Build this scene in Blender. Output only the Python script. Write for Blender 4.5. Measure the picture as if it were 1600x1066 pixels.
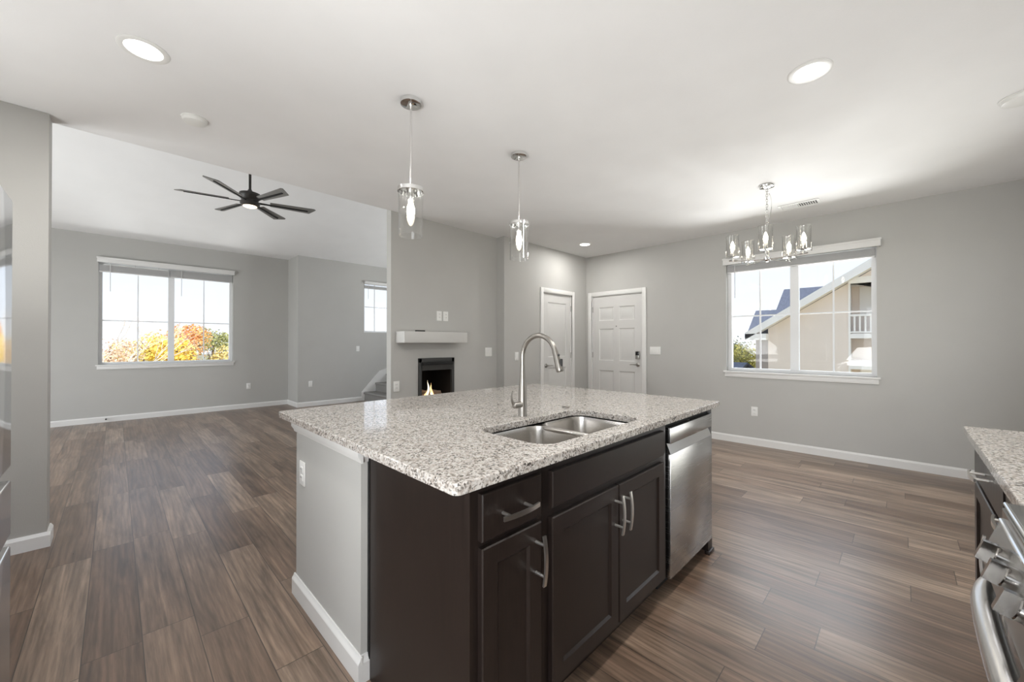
import bpy, bmesh, math, random
from mathutils import Vector, Matrix

for o in list(bpy.data.objects):
    bpy.data.objects.remove(o)
SC = bpy.context.scene
COL = SC.collection
PI = math.pi
random.seed(7)

# ------------------------------------------------------------------ camera
EYE = Vector((0.0, 0.0, 1.272))
YAW, PITCH = math.radians(44.77), math.radians(0.33)
cam_data = bpy.data.cameras.new('camera')
cam_data.sensor_width = 36.0
cam_data.lens = 615.0 / 1600.0 * 36.0
cam_data.clip_start = 0.02
cam_data.clip_end = 300
cam = bpy.data.objects.new('camera', cam_data)
COL.objects.link(cam)
cam.location = EYE
cam.rotation_euler = (PI / 2 + PITCH, 0, YAW - PI / 2)
SC.camera = cam

# ------------------------------------------------------------------ colour, world, sun, added fill lamps
SC.view_settings.view_transform = 'Standard'
SC.view_settings.look = 'None'
SC.view_settings.gamma = 1.0
SC.view_settings.use_curve_mapping = False
SC.view_settings.exposure = 0.12
SC.cycles.max_bounces = 10
SC.cycles.diffuse_bounces = 5
SC.cycles.glossy_bounces = 5
SC.cycles.transmission_bounces = 8
SC.cycles.transparent_max_bounces = 16
SC.cycles.sample_clamp_indirect = 6.0
SC.cycles.caustics_reflective = False
SC.cycles.caustics_refractive = False

world = bpy.data.worlds.new('sky')
SC.world = world
world.use_nodes = True
wn = world.node_tree
wn.nodes.clear()
w_out = wn.nodes.new('ShaderNodeOutputWorld')
w_bg = wn.nodes.new('ShaderNodeBackground')
w_tc = wn.nodes.new('ShaderNodeTexCoord')
w_sep = wn.nodes.new('ShaderNodeSeparateXYZ')
w_ramp = wn.nodes.new('ShaderNodeValToRGB')
w_ramp.color_ramp.elements[0].position = 0.0
w_ramp.color_ramp.elements[0].color = (0.93, 0.96, 1.0, 1)
w_ramp.color_ramp.elements[1].position = 0.6
w_ramp.color_ramp.elements[1].color = (0.55, 0.72, 1.0, 1)
wn.links.new(w_tc.outputs['Generated'], w_sep.inputs[0])
wn.links.new(w_sep.outputs['Z'], w_ramp.inputs['Fac'])
wn.links.new(w_ramp.outputs['Color'], w_bg.inputs['Color'])
w_bg.inputs['Strength'].default_value = 1.15
wn.links.new(w_bg.outputs[0], w_out.inputs[0])

def lamp(name, kind, loc, energy, rot=(0, 0, 0), color=(1, 1, 1), size=None, size_y=None, radius=None, angle=None, shape=None):
    d = bpy.data.lights.new(name, kind)
    d.energy = energy
    d.color = color
    if kind == 'AREA':
        d.shape = shape or ('RECTANGLE' if size_y else 'SQUARE')
        d.size = size
        if size_y:
            d.size_y = size_y
    if radius is not None:
        d.shadow_soft_size = radius
    if angle is not None:
        d.angle = angle
    o = bpy.data.objects.new(name, d)
    COL.objects.link(o)
    o.location = loc
    o.rotation_euler = rot
    return o

# sun over the roof from behind the house
sun = lamp('sun', 'SUN', (0, -10, 20), 4.6, color=(1.0, 0.95, 0.87), angle=0.02)
sun.rotation_euler = Vector((0.0, 0.80, -0.60)).to_track_quat('-Z', 'Y').to_euler()
# area lamps added at unseen openings to brighten the kitchen and living room
def aim(x, y, z):
    return Vector((x, y, z)).to_track_quat('-Z', 'Y').to_euler()
FILL_COL = (0.97, 0.985, 1.0)
lamp('kitchen_side_fill', 'AREA', (-1.25, 0.10, 1.15), 33, rot=aim(0.75, 0.66, 0.1), color=FILL_COL, size=1.6, size_y=2.05)  # added fill aimed across the kitchen
lamp('kitchen_up_fill', 'AREA', (-1.18, 0.20, 0.95), 62, rot=aim(0.45, 0.15, 0.88), color=(1.0, 0.99, 0.975), size=1.55, size_y=0.9)  # added lamp tilted up to brighten the ceiling
lamp('side_up_fill', 'AREA', (-1.16, 2.85, 1.2), 20, rot=aim(0.30, -0.40, 0.86), color=(1.0, 0.99, 0.975), size=1.1, size_y=0.9)  # added beyond the refrigerator to lift the ceiling there
lamp('living_fill', 'AREA', (-2.80, 6.2, 1.2), 142, rot=aim(1, 0, 0), color=FILL_COL, size=2.7, size_y=2.15)  # added out of view to light the living room
lamp('living_up_fill', 'AREA', (-2.66, 6.2, 0.7), 14, rot=aim(0.7, 0, 0.7), color=(1.0, 0.99, 0.97), size=2.6, size_y=0.9)  # added uplight for the vault
# lamps added outside the wide windows and at unseen openings to lift the brightness
lamp('window_up_fill', 'AREA', (8.6, 0.91, -0.25), 390, rot=aim(-0.85, 0, 0.5), color=(1.0, 0.99, 0.97), size=3.0, size_y=1.4)  # added low outside, throwing light up onto the kitchen ceiling
lamp('dining_fill', 'AREA', (4.05, -1.02, 1.2), 6, rot=aim(0, 1, 0.15), color=FILL_COL, size=1.8, size_y=2.0)  # added fill at the unseen dining opening
lamp('dining_up_fill', 'AREA', (3.9, -0.95, 0.7), 9, rot=aim(-0.25, 0.5, 0.83), color=(1.0, 0.99, 0.975), size=1.75, size_y=0.9)  # added uplight at the same unseen opening
lamp('stairwell_fill', 'AREA', (5.80, 6.3, 1.9), 60, rot=aim(-1, 0, 0.1), color=FILL_COL, size=1.7, size_y=1.3)  # added behind the fireplace wall to brighten the stair wall
lamp('window_down_fill', 'AREA', (6.7, 0.91, 3.3), 170, rot=aim(-0.7, 0, -0.7), color=FILL_COL, size=1.9, size_y=1.2)  # added high outside, lighting the floor through the window
lamp('far_window_up_fill', 'AREA', (0.7, 11.6, -0.1), 95, rot=aim(0, -0.8, 0.6), color=(1.0, 0.99, 0.97), size=2.2, size_y=1.0)  # added low outside the far window
lamp('far_window_down_fill', 'AREA', (0.7, 10.3, 3.7), 80, rot=aim(0, -0.7, -0.7), color=FILL_COL, size=2.2, size_y=1.2)  # added high outside the far window

# ------------------------------------------------------------------ materials
def lin(r, g, b):
    f = lambda c: (c / 255) / 12.92 if c / 255 <= 0.04045 else ((c / 255 + 0.055) / 1.055) ** 2.4
    return (f(r), f(g), f(b), 1.0)

def nmat(name):
    m = bpy.data.materials.new(name)
    m.use_nodes = True
    nt = m.node_tree
    return m, nt, nt.nodes['Principled BSDF']

def setp(b, **kw):
    for k, v in kw.items():
        b.inputs[k.replace('_', ' ')].default_value = v

def coords(nt, scale=(1, 1, 1)):
    tc = nt.nodes.new('ShaderNodeTexCoord')
    mp = nt.nodes.new('ShaderNodeMapping')
    mp.inputs['Scale'].default_value = scale
    nt.links.new(tc.outputs['Object'], mp.inputs['Vector'])
    return mp.outputs['Vector']

def noise(nt, vec, scale, detail=2.0, rough=0.5, dist=0.0):
    n = nt.nodes.new('ShaderNodeTexNoise')
    n.inputs['Scale'].default_value = scale
    n.inputs['Detail'].default_value = detail
    n.inputs['Roughness'].default_value = rough
    n.inputs['Distortion'].default_value = dist
    if vec is not None:
        nt.links.new(vec, n.inputs['Vector'])
    return n

def ramp(nt, fac, stops, interp='LINEAR'):
    r = nt.nodes.new('ShaderNodeValToRGB')
    r.color_ramp.interpolation = interp
    el = r.color_ramp.elements
    while len(el) < len(stops):
        el.new(0.5)
    for e, (p, c) in zip(el, stops):
        e.position = p
        e.color = c
    nt.links.new(fac, r.inputs['Fac'])
    return r.outputs['Color']

def bump(nt, b, height, strength, dist):
    n = nt.nodes.new('ShaderNodeBump')
    n.inputs['Strength'].default_value = strength
    n.inputs['Distance'].default_value = dist
    nt.links.new(height, n.inputs['Height'])
    nt.links.new(n.outputs[0], b.inputs['Normal'])

def mathn(nt, op, a, b=None, c=None):
    n = nt.nodes.new('ShaderNodeMath')
    n.operation = op
    for i, v in enumerate((a, b, c)):
        if v is None:
            continue
        if isinstance(v, (int, float)):
            n.inputs[i].default_value = v
        else:
            nt.links.new(v, n.inputs[i])
    return n.outputs[0]

def mixc(nt, fac, a, b, blend='MIX'):
    n = nt.nodes.new('ShaderNodeMix')
    n.data_type = 'RGBA'
    n.blend_type = blend
    for sock, v in ((n.inputs[0], fac), (n.inputs[6], a), (n.inputs[7], b)):
        if isinstance(v, (int, float)):
            sock.default_value = v
        elif isinstance(v, tuple):
            sock.default_value = v
        else:
            nt.links.new(v, sock)
    return n.outputs[2]

def paint(name, col, rough=0.6, tex=0.0, scale=180, spec=0.35):
    """Rolled or sprayed paint: a faint mottle in tone and an orange-peel bump."""
    m, nt, b = nmat(name)
    setp(b, Roughness=rough)
    b.inputs['Specular IOR Level'].default_value = spec
    v = coords(nt)
    n = noise(nt, v, 3.0, 3.0)
    lo = tuple(c * 0.985 for c in col[:3]) + (1,)
    hi = tuple(min(1, c * 1.015) for c in col[:3]) + (1,)
    nt.links.new(ramp(nt, n.outputs['Fac'], [(0.3, lo), (0.7, hi)]), b.inputs['Base Color'])
    if tex:
        n2 = noise(nt, v, scale, 2.0)
        bump(nt, b, n2.outputs['Fac'], tex, 0.003)
    return m

def metal(name, col, rough, brush=None, amount=0.08):
    m, nt, b = nmat(name)
    setp(b, Metallic=1.0, Roughness=rough)
    b.inputs['Base Color'].default_value = col
    if brush:
        n = noise(nt, coords(nt, brush), 6.0, 2.0)
        r = mathn(nt, 'MULTIPLY_ADD', n.outputs['Fac'], amount, rough - amount / 2)
        nt.links.new(r, b.inputs['Roughness'])
    return m

def glow(name, col, strength):
    m = bpy.data.materials.new(name)
    m.use_nodes = True
    nt = m.node_tree
    nt.nodes.clear()
    o = nt.nodes.new('ShaderNodeOutputMaterial')
    e = nt.nodes.new('ShaderNodeEmission')
    e.inputs['Color'].default_value = col
    e.inputs['Strength'].default_value = strength
    nt.links.new(e.outputs[0], o.inputs[0])
    return m

def thin_glass(name, tint, refl=0.08, rough=0.02):
    m = bpy.data.materials.new(name)
    m.use_nodes = True
    nt = m.node_tree
    nt.nodes.clear()
    o = nt.nodes.new('ShaderNodeOutputMaterial')
    t = nt.nodes.new('ShaderNodeBsdfTransparent')
    t.inputs['Color'].default_value = tint
    g = nt.nodes.new('ShaderNodeBsdfGlossy')
    g.inputs['Roughness'].default_value = rough
    fr = nt.nodes.new('ShaderNodeLayerWeight')
    fr.inputs['Blend'].default_value = 0.5
    pw = mathn(nt, 'POWER', fr.outputs['Facing'], 3.0)
    fc = mathn(nt, 'MULTIPLY_ADD', pw, 0.7, refl)
    mx = nt.nodes.new('ShaderNodeMixShader')
    nt.links.new(fc, mx.inputs[0])
    nt.links.new(t.outputs[0], mx.inputs[1])
    nt.links.new(g.outputs[0], mx.inputs[2])
    nt.links.new(mx.outputs[0], o.inputs[0])
    return m

M = {}
M['wall'] = paint('grey_wall_paint', (0.50, 0.495, 0.475, 1), 0.55, 0.12, 160)
M['ceiling'] = paint('white_ceiling_paint', (0.87, 0.87, 0.87, 1), 0.8, 0.12, 130, 0.2)
M['trim'] = paint('white_trim_paint', (0.77, 0.765, 0.75, 1), 0.35)
M['door'] = paint('white_door_paint', (0.67, 0.665, 0.65, 1), 0.4)
M['plate'] = paint('white_plastic', (0.84, 0.84, 0.82, 1), 0.35)
M['vinyl'] = paint('white_vinyl', (0.83, 0.84, 0.85, 1), 0.35)
M['blind'] = paint('blind_slats', (0.66, 0.66, 0.66, 1), 0.5)
M['mantel'] = paint('mantel_paint', (0.60, 0.595, 0.575, 1), 0.45, 0.06, 60)
M['carpet'] = paint('grey_carpet', (0.27, 0.265, 0.255, 1), 0.95, 0.6, 300)
M['steel'] = metal('brushed_steel', (0.50, 0.495, 0.485, 1), 0.26, (1, 1, 60))
M['fridge_steel'] = metal('polished_fridge_steel', (0.72, 0.725, 0.73, 1), 0.10)
M['sink_steel'] = metal('sink_steel', (0.60, 0.575, 0.545, 1), 0.24, (60, 2, 2))
M['nickel'] = metal('satin_nickel', (0.80, 0.775, 0.74, 1), 0.29)
M['range_steel'] = metal('range_steel', (0.36, 0.36, 0.355, 1), 0.20)
M['hardware'] = metal('door_hardware', (0.45, 0.435, 0.41, 1), 0.30)
M['knob'] = metal('dark_chrome_knob', (0.33, 0.315, 0.30, 1), 0.14)
M['faucet'] = metal('brushed_nickel_faucet', (0.30, 0.283, 0.26, 1), 0.34)
M['chrome'] = metal('chrome', (0.80, 0.80, 0.79, 1), 0.06)
M['tube_steel'] = metal('satin_tube', (0.72, 0.71, 0.70, 1), 0.22, (60, 2, 2))
M['bronze'] = paint('dark_bronze', (0.055, 0.052, 0.048, 1), 0.4)
M['fan_blade'] = paint('weathered_grey_blade', (0.20, 0.195, 0.185, 1), 0.5)
M['black'] = paint('black_metal', (0.018, 0.018, 0.018, 1), 0.35)
M['matte_black'] = paint('matte_black', (0.012, 0.012, 0.012, 1), 0.7)
M['firebox'] = paint('firebox_liner', (0.02, 0.016, 0.013, 1), 0.8)
M['fire_frame'] = paint('fireplace_frame', (0.045, 0.045, 0.043, 1), 0.45)
M['black_glass'] = paint('black_glass', (0.01, 0.01, 0.011, 1), 0.08, spec=0.6)
M['rubber'] = paint('dark_rubber', (0.03, 0.03, 0.03, 1), 0.6)
M['pane'] = thin_glass('window_glass', (0.97, 0.98, 0.985, 1), 0.025)
M['lamp_glass'] = thin_glass('clear_lamp_glass', (0.97, 0.97, 0.965, 1), 0.06)
M['led'] = glow('led_lens', (1.0, 0.97, 0.92, 1), 5.0)
M['warm_led'] = glow('warm_led_lens', (1.0, 0.80, 0.55, 1), 3.2)
M['filament'] = glow('lit_bulb', (1.0, 0.90, 0.74, 1), 14.0)
M['flame'] = glow('flame', (1.0, 0.62, 0.26, 1), 2.0)
M['flame_core'] = glow('flame_core', (1.0, 0.86, 0.58, 1), 2.2)
M['ember'] = glow('ember', (1.0, 0.30, 0.10, 1), 0.7)

def wood_cabinet():
    m, nt, b = nmat('espresso_cabinet')
    setp(b, Roughness=0.33)
    b.inputs['Specular IOR Level'].default_value = 0.5
    n = noise(nt, coords(nt, (30, 30, 1.6)), 5.0, 4.0, 0.6)
    nt.links.new(ramp(nt, n.outputs['Fac'], [(0.3, (0.0115, 0.0076, 0.0064, 1)), (0.75, (0.023, 0.0155, 0.0130, 1))]), b.inputs['Base Color'])
    r = mathn(nt, 'MULTIPLY_ADD', n.outputs['Fac'], 0.12, 0.28)
    nt.links.new(r, b.inputs['Roughness'])
    return m
M['cabinet'] = wood_cabinet()

def granite():
    m, nt, b = nmat('speckled_granite')
    setp(b, Roughness=0.07)
    b.inputs['Specular IOR Level'].default_value = 0.55
    v = coords(nt)
    warp = noise(nt, v, 70.0, 2.0)
    vv = nt.nodes.new('ShaderNodeVectorMath')
    vv.operation = 'MULTIPLY_ADD'
    nt.links.new(warp.outputs['Color'], vv.inputs[0])
    vv.inputs[1].default_value = (0.012, 0.012, 0.012)
    nt.links.new(v, vv.inputs[2])
    def cells(scale):
        t = nt.nodes.new('ShaderNodeTexVoronoi')
        t.inputs['Scale'].default_value = scale
        nt.links.new(vv.outputs[0], t.inputs['Vector'])
        s = nt.nodes.new('ShaderNodeSeparateColor')
        nt.links.new(t.outputs['Color'], s.inputs[0])
        return s.outputs[0]
    base = ramp(nt, cells(150), [(0.0, (0.50, 0.465, 0.43, 1)), (0.40, (0.60, 0.575, 0.545, 1)), (0.70, (0.42, 0.375, 0.335, 1)), (0.84, (0.25, 0.225, 0.20, 1))], 'CONSTANT')
    dark = ramp(nt, cells(190), [(0.0, (0, 0, 0, 1)), (0.79, (0.55, 0.55, 0.55, 1)), (0.885, (1, 1, 1, 1))], 'CONSTANT')
    big = noise(nt, v, 22.0, 3.0)
    dd = mathn(nt, 'MULTIPLY', dark, ramp(nt, big.outputs['Fac'], [(0.35, (0.45, 0.45, 0.45, 1)), (0.62, (1, 1, 1, 1))]))
    nt.links.new(mixc(nt, dd, base, (0.045, 0.040, 0.036, 1)), b.inputs['Base Color'])
    return m
M['granite'] = granite()

def plank_floor():
    m, nt, b = nmat('wood_plank_floor')
    tc = nt.nodes.new('ShaderNodeTexCoord')
    sp = nt.nodes.new('ShaderNodeSeparateXYZ')
    nt.links.new(tc.outputs['Object'], sp.inputs[0])
    x, y = sp.outputs['X'], sp.outputs['Y']
    W, L = 0.1785, 1.20
    u = mathn(nt, 'DIVIDE', mathn(nt, 'ADD', x, 0.091), W)
    row = mathn(nt, 'FLOOR', u)
    fu = mathn(nt, 'SUBTRACT', u, row)
    wn1 = nt.nodes.new('ShaderNodeTexWhiteNoise')
    wn1.noise_dimensions = '1D'
    nt.links.new(row, wn1.inputs['W'])
    v = mathn(nt, 'ADD', mathn(nt, 'DIVIDE', y, L), mathn(nt, 'MULTIPLY', wn1.outputs['Value'], 7.0))
    cell = mathn(nt, 'FLOOR', v)
    fv = mathn(nt, 'SUBTRACT', v, cell)
    cmb = nt.nodes.new('ShaderNodeCombineXYZ')
    nt.links.new(row, cmb.inputs[0]); nt.links.new(cell, cmb.inputs[1])
    wn2 = nt.nodes.new('ShaderNodeTexWhiteNoise')
    wn2.noise_dimensions = '2D'
    nt.links.new(cmb.outputs[0], wn2.inputs['Vector'])
    pid = wn2.outputs['Value']
    # grain, offset per plank
    gx = mathn(nt, 'ADD', mathn(nt, 'MULTIPLY', x, 1.0), mathn(nt, 'MULTIPLY', pid, 37.0))
    gv = nt.nodes.new('ShaderNodeCombineXYZ')
    nt.links.new(mathn(nt, 'MULTIPLY', gx, 9.0), gv.inputs[0])
    nt.links.new(mathn(nt, 'MULTIPLY', y, 0.9), gv.inputs[1])
    broad = noise(nt, gv.outputs[0], 1.6, 4.0, 0.6, 0.6)
    fv2 = nt.nodes.new('ShaderNodeCombineXYZ')
    nt.links.new(mathn(nt, 'MULTIPLY', gx, 70.0), fv2.inputs[0])
    nt.links.new(mathn(nt, 'MULTIPLY', y, 3.0), fv2.inputs[1])
    fine = noise(nt, fv2.outputs[0], 1.0, 4.0, 0.65)
    # cathedral figure
    wv = nt.nodes.new('ShaderNodeTexWave')
    wv.wave_type = 'BANDS'; wv.bands_direction = 'X'
    wv.inputs['Scale'].default_value = 1.1
    wv.inputs['Distortion'].default_value = 14.0
    wv.inputs['Detail'].default_value = 2.0
    wv.inputs['Detail Scale'].default_value = 0.55
    nt.links.new(gv.outputs[0], wv.inputs['Vector'])
    tone = ramp(nt, pid, [(0.0, (0.122, 0.078, 0.053, 1)), (0.35, (0.165, 0.111, 0.079, 1)), (0.7, (0.208, 0.148, 0.108, 1)), (1.0, (0.262, 0.194, 0.146, 1))])
    c1 = mixc(nt, 1.0, tone, ramp(nt, broad.outputs['Fac'], [(0.30, (0.52, 0.50, 0.48, 1)), (0.70, (1.42, 1.40, 1.38, 1))]), 'MULTIPLY')
    c2 = mixc(nt, 0.9, c1, ramp(nt, fine.outputs['Fac'], [(0.32, (0.60, 0.59, 0.58, 1)), (0.68, (1.30, 1.30, 1.30, 1))]), 'MULTIPLY')
    c3 = mixc(nt, 0.6, c2, ramp(nt, wv.outputs['Fac'], [(0.0, (0.75, 0.73, 0.71, 1)), (0.6, (1.12, 1.12, 1.12, 1))]), 'MULTIPLY')
    # seams
    eu = mathn(nt, 'MULTIPLY', mathn(nt, 'MINIMUM', fu, mathn(nt, 'SUBTRACT', 1.0, fu)), W)
    ev = mathn(nt, 'MULTIPLY', mathn(nt, 'MINIMUM', fv, mathn(nt, 'SUBTRACT', 1.0, fv)), L)
    e = mathn(nt, 'MINIMUM', eu, ev)
    seam = mathn(nt, 'LESS_THAN', e, 0.0017)
    col = mixc(nt, mathn(nt, 'MULTIPLY', seam, 0.78), c3, (0.018, 0.014, 0.011, 1))
    nt.links.new(col, b.inputs['Base Color'])
    b.inputs['Specular IOR Level'].default_value = 0.75
    nt.links.new(mathn(nt, 'MULTIPLY_ADD', fine.outputs['Fac'], 0.14, 0.24), b.inputs['Roughness'])
    bump(nt, b, mathn(nt, 'SUBTRACT', mathn(nt, 'MULTIPLY', fine.outputs['Fac'], 0.25), seam), 0.12, 0.002)
    return m
M['floor'] = plank_floor()

def leaf_mat(name, a, c):
    m, nt, b = nmat(name)
    setp(b, Roughness=0.7)
    n = noise(nt, coords(nt), 2.2, 3.0)
    nt.links.new(ramp(nt, n.outputs['Fac'], [(0.3, a), (0.7, c)]), b.inputs['Base Color'])
    return m
M['leaf_yellow'] = leaf_mat('yellow_leaves', lin(244, 205, 70), lin(255, 232, 130))
M['leaf_orange'] = leaf_mat('orange_leaves', lin(228, 155, 80), lin(250, 195, 125))
M['leaf_pale'] = leaf_mat('pale_orange_leaves', lin(236, 195, 155), lin(250, 228, 205))
M['leaf_green'] = leaf_mat('green_leaves', lin(130, 135, 80), lin(195, 190, 125))
M['leaf_olive'] = leaf_mat('olive_leaves', lin(205, 185, 105), lin(245, 220, 150))
M['leaf_bush'] = leaf_mat('bush_leaves', lin(120, 125, 50), lin(200, 185, 90))
M['leaf_dark'] = leaf_mat('dark_leaves', lin(80, 95, 65), lin(125, 135, 90))
M['bark'] = paint('bark', lin(130, 110, 95), 0.9, 0.4, 40)
M['pale_bark'] = paint('pale_bark', lin(238, 225, 212), 0.9, 0.3, 40)
M['ground'] = paint('dry_ground', lin(170, 160, 130), 0.95, 0.4, 4)
M['stucco'] = paint('beige_stucco', lin(232, 219, 207), 0.85, 0.2, 60)
M['stucco_dark'] = paint('grey_stucco', lin(190, 180, 172), 0.85, 0.2, 60)
M['stone'] = paint('brown_stone', lin(165, 150, 138), 0.9, 0.3, 20)
M['fascia'] = paint('white_fascia', lin(240, 236, 230), 0.6)
def shingle():
    m, nt, b = nmat('slate_shingles')
    setp(b, Roughness=0.85)
    n = noise(nt, coords(nt, (1, 6, 6)), 5.0, 3.0)
    nt.links.new(ramp(nt, n.outputs['Fac'], [(0.3, lin(84, 88, 102)), (0.7, lin(120, 124, 138))]), b.inputs['Base Color'])
    return m
M['shingle'] = shingle()

# ------------------------------------------------------------------ geometry helpers
class MB:
    def __init__(s):
        s.bm = bmesh.new()

    def box(s, x0, x1, y0, y1, z0, z1, bev=0.0, seg=2):
        r = bmesh.ops.create_cube(s.bm, size=1.0)
        vs = r['verts']
        for v in vs:
            v.co = Vector((x0 + (v.co.x + .5) * (x1 - x0), y0 + (v.co.y + .5) * (y1 - y0), z0 + (v.co.z + .5) * (z1 - z0)))
        if bev:
            es = list({e for v in vs for e in v.link_edges})
            bmesh.ops.bevel(s.bm, geom=es, offset=bev, segments=seg, profile=0.5, affect='EDGES', clamp_overlap=True)
        return s

    def cyl(s, p0, p1, r0, r1=None, seg=20):
        p0, p1 = Vector(p0), Vector(p1)
        r1 = r0 if r1 is None else r1
        d = p1 - p0
        mat = Matrix.Translation((p0 + p1) / 2) @ d.to_track_quat('Z', 'Y').to_matrix().to_4x4()
        bmesh.ops.create_cone(s.bm, cap_ends=True, segments=seg, radius1=r0, radius2=r1, depth=d.length, matrix=mat)
        return s

    def ball(s, c, r, sc=(1, 1, 1), seg=14):
        mat = Matrix.Translation(c) @ Matrix.Diagonal((sc[0], sc[1], sc[2], 1))
        bmesh.ops.create_uvsphere(s.bm, u_segments=seg, v_segments=max(6, seg // 2), radius=r, matrix=mat)
        return s

    def lathe(s, c, prof, seg=32, axis=(0, 0, 1), close=False):
        """prof: list of (radius, height) along axis from c."""
        q = Vector(axis).to_track_quat('Z', 'Y').to_matrix()
        c = Vector(c)
        rings = []
        for r, h in prof:
            if r < 1e-6:
                rings.append([s.bm.verts.new(c + q @ Vector((0, 0, h)))])
            else:
                rings.append([s.bm.verts.new(c + q @ Vector((r * math.cos(2 * PI * k / seg), r * math.sin(2 * PI * k / seg), h))) for k in range(seg)])
        if close:
            rings.append(rings[0])
        for a, b in zip(rings, rings[1:]):
            for k in range(seg):
                f = []
                for v in (a[k % len(a)], a[(k + 1) % len(a)], b[(k + 1) % len(b)], b[k % len(b)]):
                    if v not in f:
                        f.append(v)
                if len(f) > 2:
                    try:
                        s.bm.faces.new(f)
                    except ValueError:
                        pass
        return s

    def sweep(s, pts, sect, up=(0, 0, 1), scales=None, cap=True):
        """Sweep a closed 2-D section (list of (a, b)) along pts; a along side, b along up-ish."""
        pts = [Vector(p) for p in pts]
        up = Vector(up)
        rings = []
        for i, p in enumerate(pts):
            t = (pts[min(i + 1, len(pts) - 1)] - pts[max(i - 1, 0)]).normalized()
            side = t.cross(up)
            if side.length < 1e-4:
                side = t.cross(Vector((1, 0, 0)))
            side.normalize()
            nn = side.cross(t).normalized()
            k = scales[i] if scales else 1.0
            rings.append([s.bm.verts.new(p + side * a * k + nn * b * k) for a, b in sect])
        n = len(sect)
        for a, b in zip(rings, rings[1:]):
            for k in range(n):
                s.bm.faces.new((a[k], a[(k + 1) % n], b[(k + 1) % n], b[k]))
        if cap:
            s.bm.faces.new(rings[0][::-1])
            s.bm.faces.new(rings[-1])
        return s

    def tube(s, pts, r, seg=12, scales=None, up=(0, 0, 1), cap=True):
        return s.sweep(pts, [(r * math.cos(2 * PI * k / seg), r * math.sin(2 * PI * k / seg)) for k in range(seg)], up, scales, cap)

    def prism(s, poly, fn, d0, d1):
        """poly: 2-D outline; fn(u, v, d) -> 3-D point; extruded from d0 to d1."""
        a = [s.bm.verts.new(fn(u, v, d0)) for u, v in poly]
        b = [s.bm.verts.new(fn(u, v, d1)) for u, v in poly]
        n = len(poly)
        s.bm.faces.new(a)
        s.bm.faces.new(b[::-1])
        for k in range(n):
            s.bm.faces.new((a[k], b[k], b[(k + 1) % n], a[(k + 1) % n]))
        return s

    def quad(s, *p):
        s.bm.faces.new([s.bm.verts.new(q) for q in p])
        return s

    def done(s, name, mat, parent=None, smooth=35, origin=None):
        bm = s.bm
        bmesh.ops.remove_doubles(bm, verts=bm.verts, dist=1e-6)
        bmesh.ops.recalc_face_normals(bm, faces=bm.faces)
        org = Vector(origin) if origin is not None else (Vector(parent['_o']) if parent is not None and '_o' in parent else Vector((0, 0, 0)))
        if org.length:
            bmesh.ops.translate(bm, verts=bm.verts, vec=-org)
        me = bpy.data.meshes.new(name)
        bm.to_mesh(me)
        bm.free()
        if smooth:
            for p in me.polygons:
                p.use_smooth = True
            me.set_sharp_from_angle(angle=math.radians(smooth))
        me.materials.append(mat)
        o = bpy.data.objects.new(name, me)
        COL.objects.link(o)
        if parent is not None:
            o.parent = parent
            if '_o' in parent:
                ORG[o.name] = tuple(org)
                o['_o'] = tuple(org)
        else:
            o.location = org
            o['_o'] = tuple(org)
        return o

ORG = {}

def tag(o, label, cat, group=None, kind=None):
    o['label'] = label
    o['category'] = cat
    if group:
        o['group'] = group
    if kind:
        o['kind'] = kind
    return o

def thing(name, loc, label, cat, group=None, kind=None):
    o = bpy.data.objects.new(name, None)
    o.empty_display_size = 0.1
    COL.objects.link(o)
    o.location = loc
    o['_o'] = tuple(loc)
    return tag(o, label, cat, group, kind)

def dup(root, loc, label, rotz=0.0):
    """A copy of a thing with its parts and sub-parts."""
    r = root.copy()
    COL.objects.link(r)
    r.location = loc
    r.rotation_euler = (0, 0, rotz)
    r['label'] = label
    for ch in list(root.children):
        c = ch.copy()
        COL.objects.link(c)
        c.parent = r
        for g in list(ch.children):
            d = g.copy()
            COL.objects.link(d)
            d.parent = c
    return r

def struct(name, mb, mat, label, cat, parent=None, smooth=35):
    o = mb.done(name, mat, parent, smooth)
    if parent is None:
        tag(o, label, cat, None, 'structure')
    return o

def grid_cells(u0, u1, z0, z1, holes):
    us = sorted({u0, u1, *[h[0] for h in holes], *[h[1] for h in holes]})
    zs = sorted({z0, z1, *[h[2] for h in holes], *[h[3] for h in holes]})
    us = [u for u in us if u0 <= u <= u1]
    zs = [z for z in zs if z0 <= z <= z1]
    for a, b in zip(us, us[1:]):
        for c, d in zip(zs, zs[1:]):
            if not any(h[0] <= a and b <= h[1] and h[2] <= c and d <= h[3] for h in holes):
                yield a, b, c, d

def wall(mb, fn, u0, u1, z0, z1, thick, holes=()):
    """fn(u, d, z) maps wall space to the room; d runs outward from the room face."""
    for a, b, c, d in grid_cells(u0, u1, z0, z1, holes):
        mb.quad(fn(a, 0, c), fn(b, 0, c), fn(b, 0, d), fn(a, 0, d))
        mb.quad(fn(a, thick, c), fn(a, thick, d), fn(b, thick, d), fn(b, thick, c))
    def rim(a, b, c, d):
        mb.quad(fn(a, 0, c), fn(a, thick, c), fn(a, thick, d), fn(a, 0, d))
        mb.quad(fn(b, 0, c), fn(b, thick, c), fn(b, thick, d), fn(b, 0, d))
        mb.quad(fn(a, 0, d), fn(a, thick, d), fn(b, thick, d), fn(b, 0, d))
        if c > z0 + 1e-6 or (a, b) == (u0, u1):
            mb.quad(fn(a, 0, c), fn(a, thick, c), fn(b, thick, c), fn(b, 0, c))
    rim(u0, u1, z0, z1)
    for h in holes:
        rim(*h)
    return mb

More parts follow.
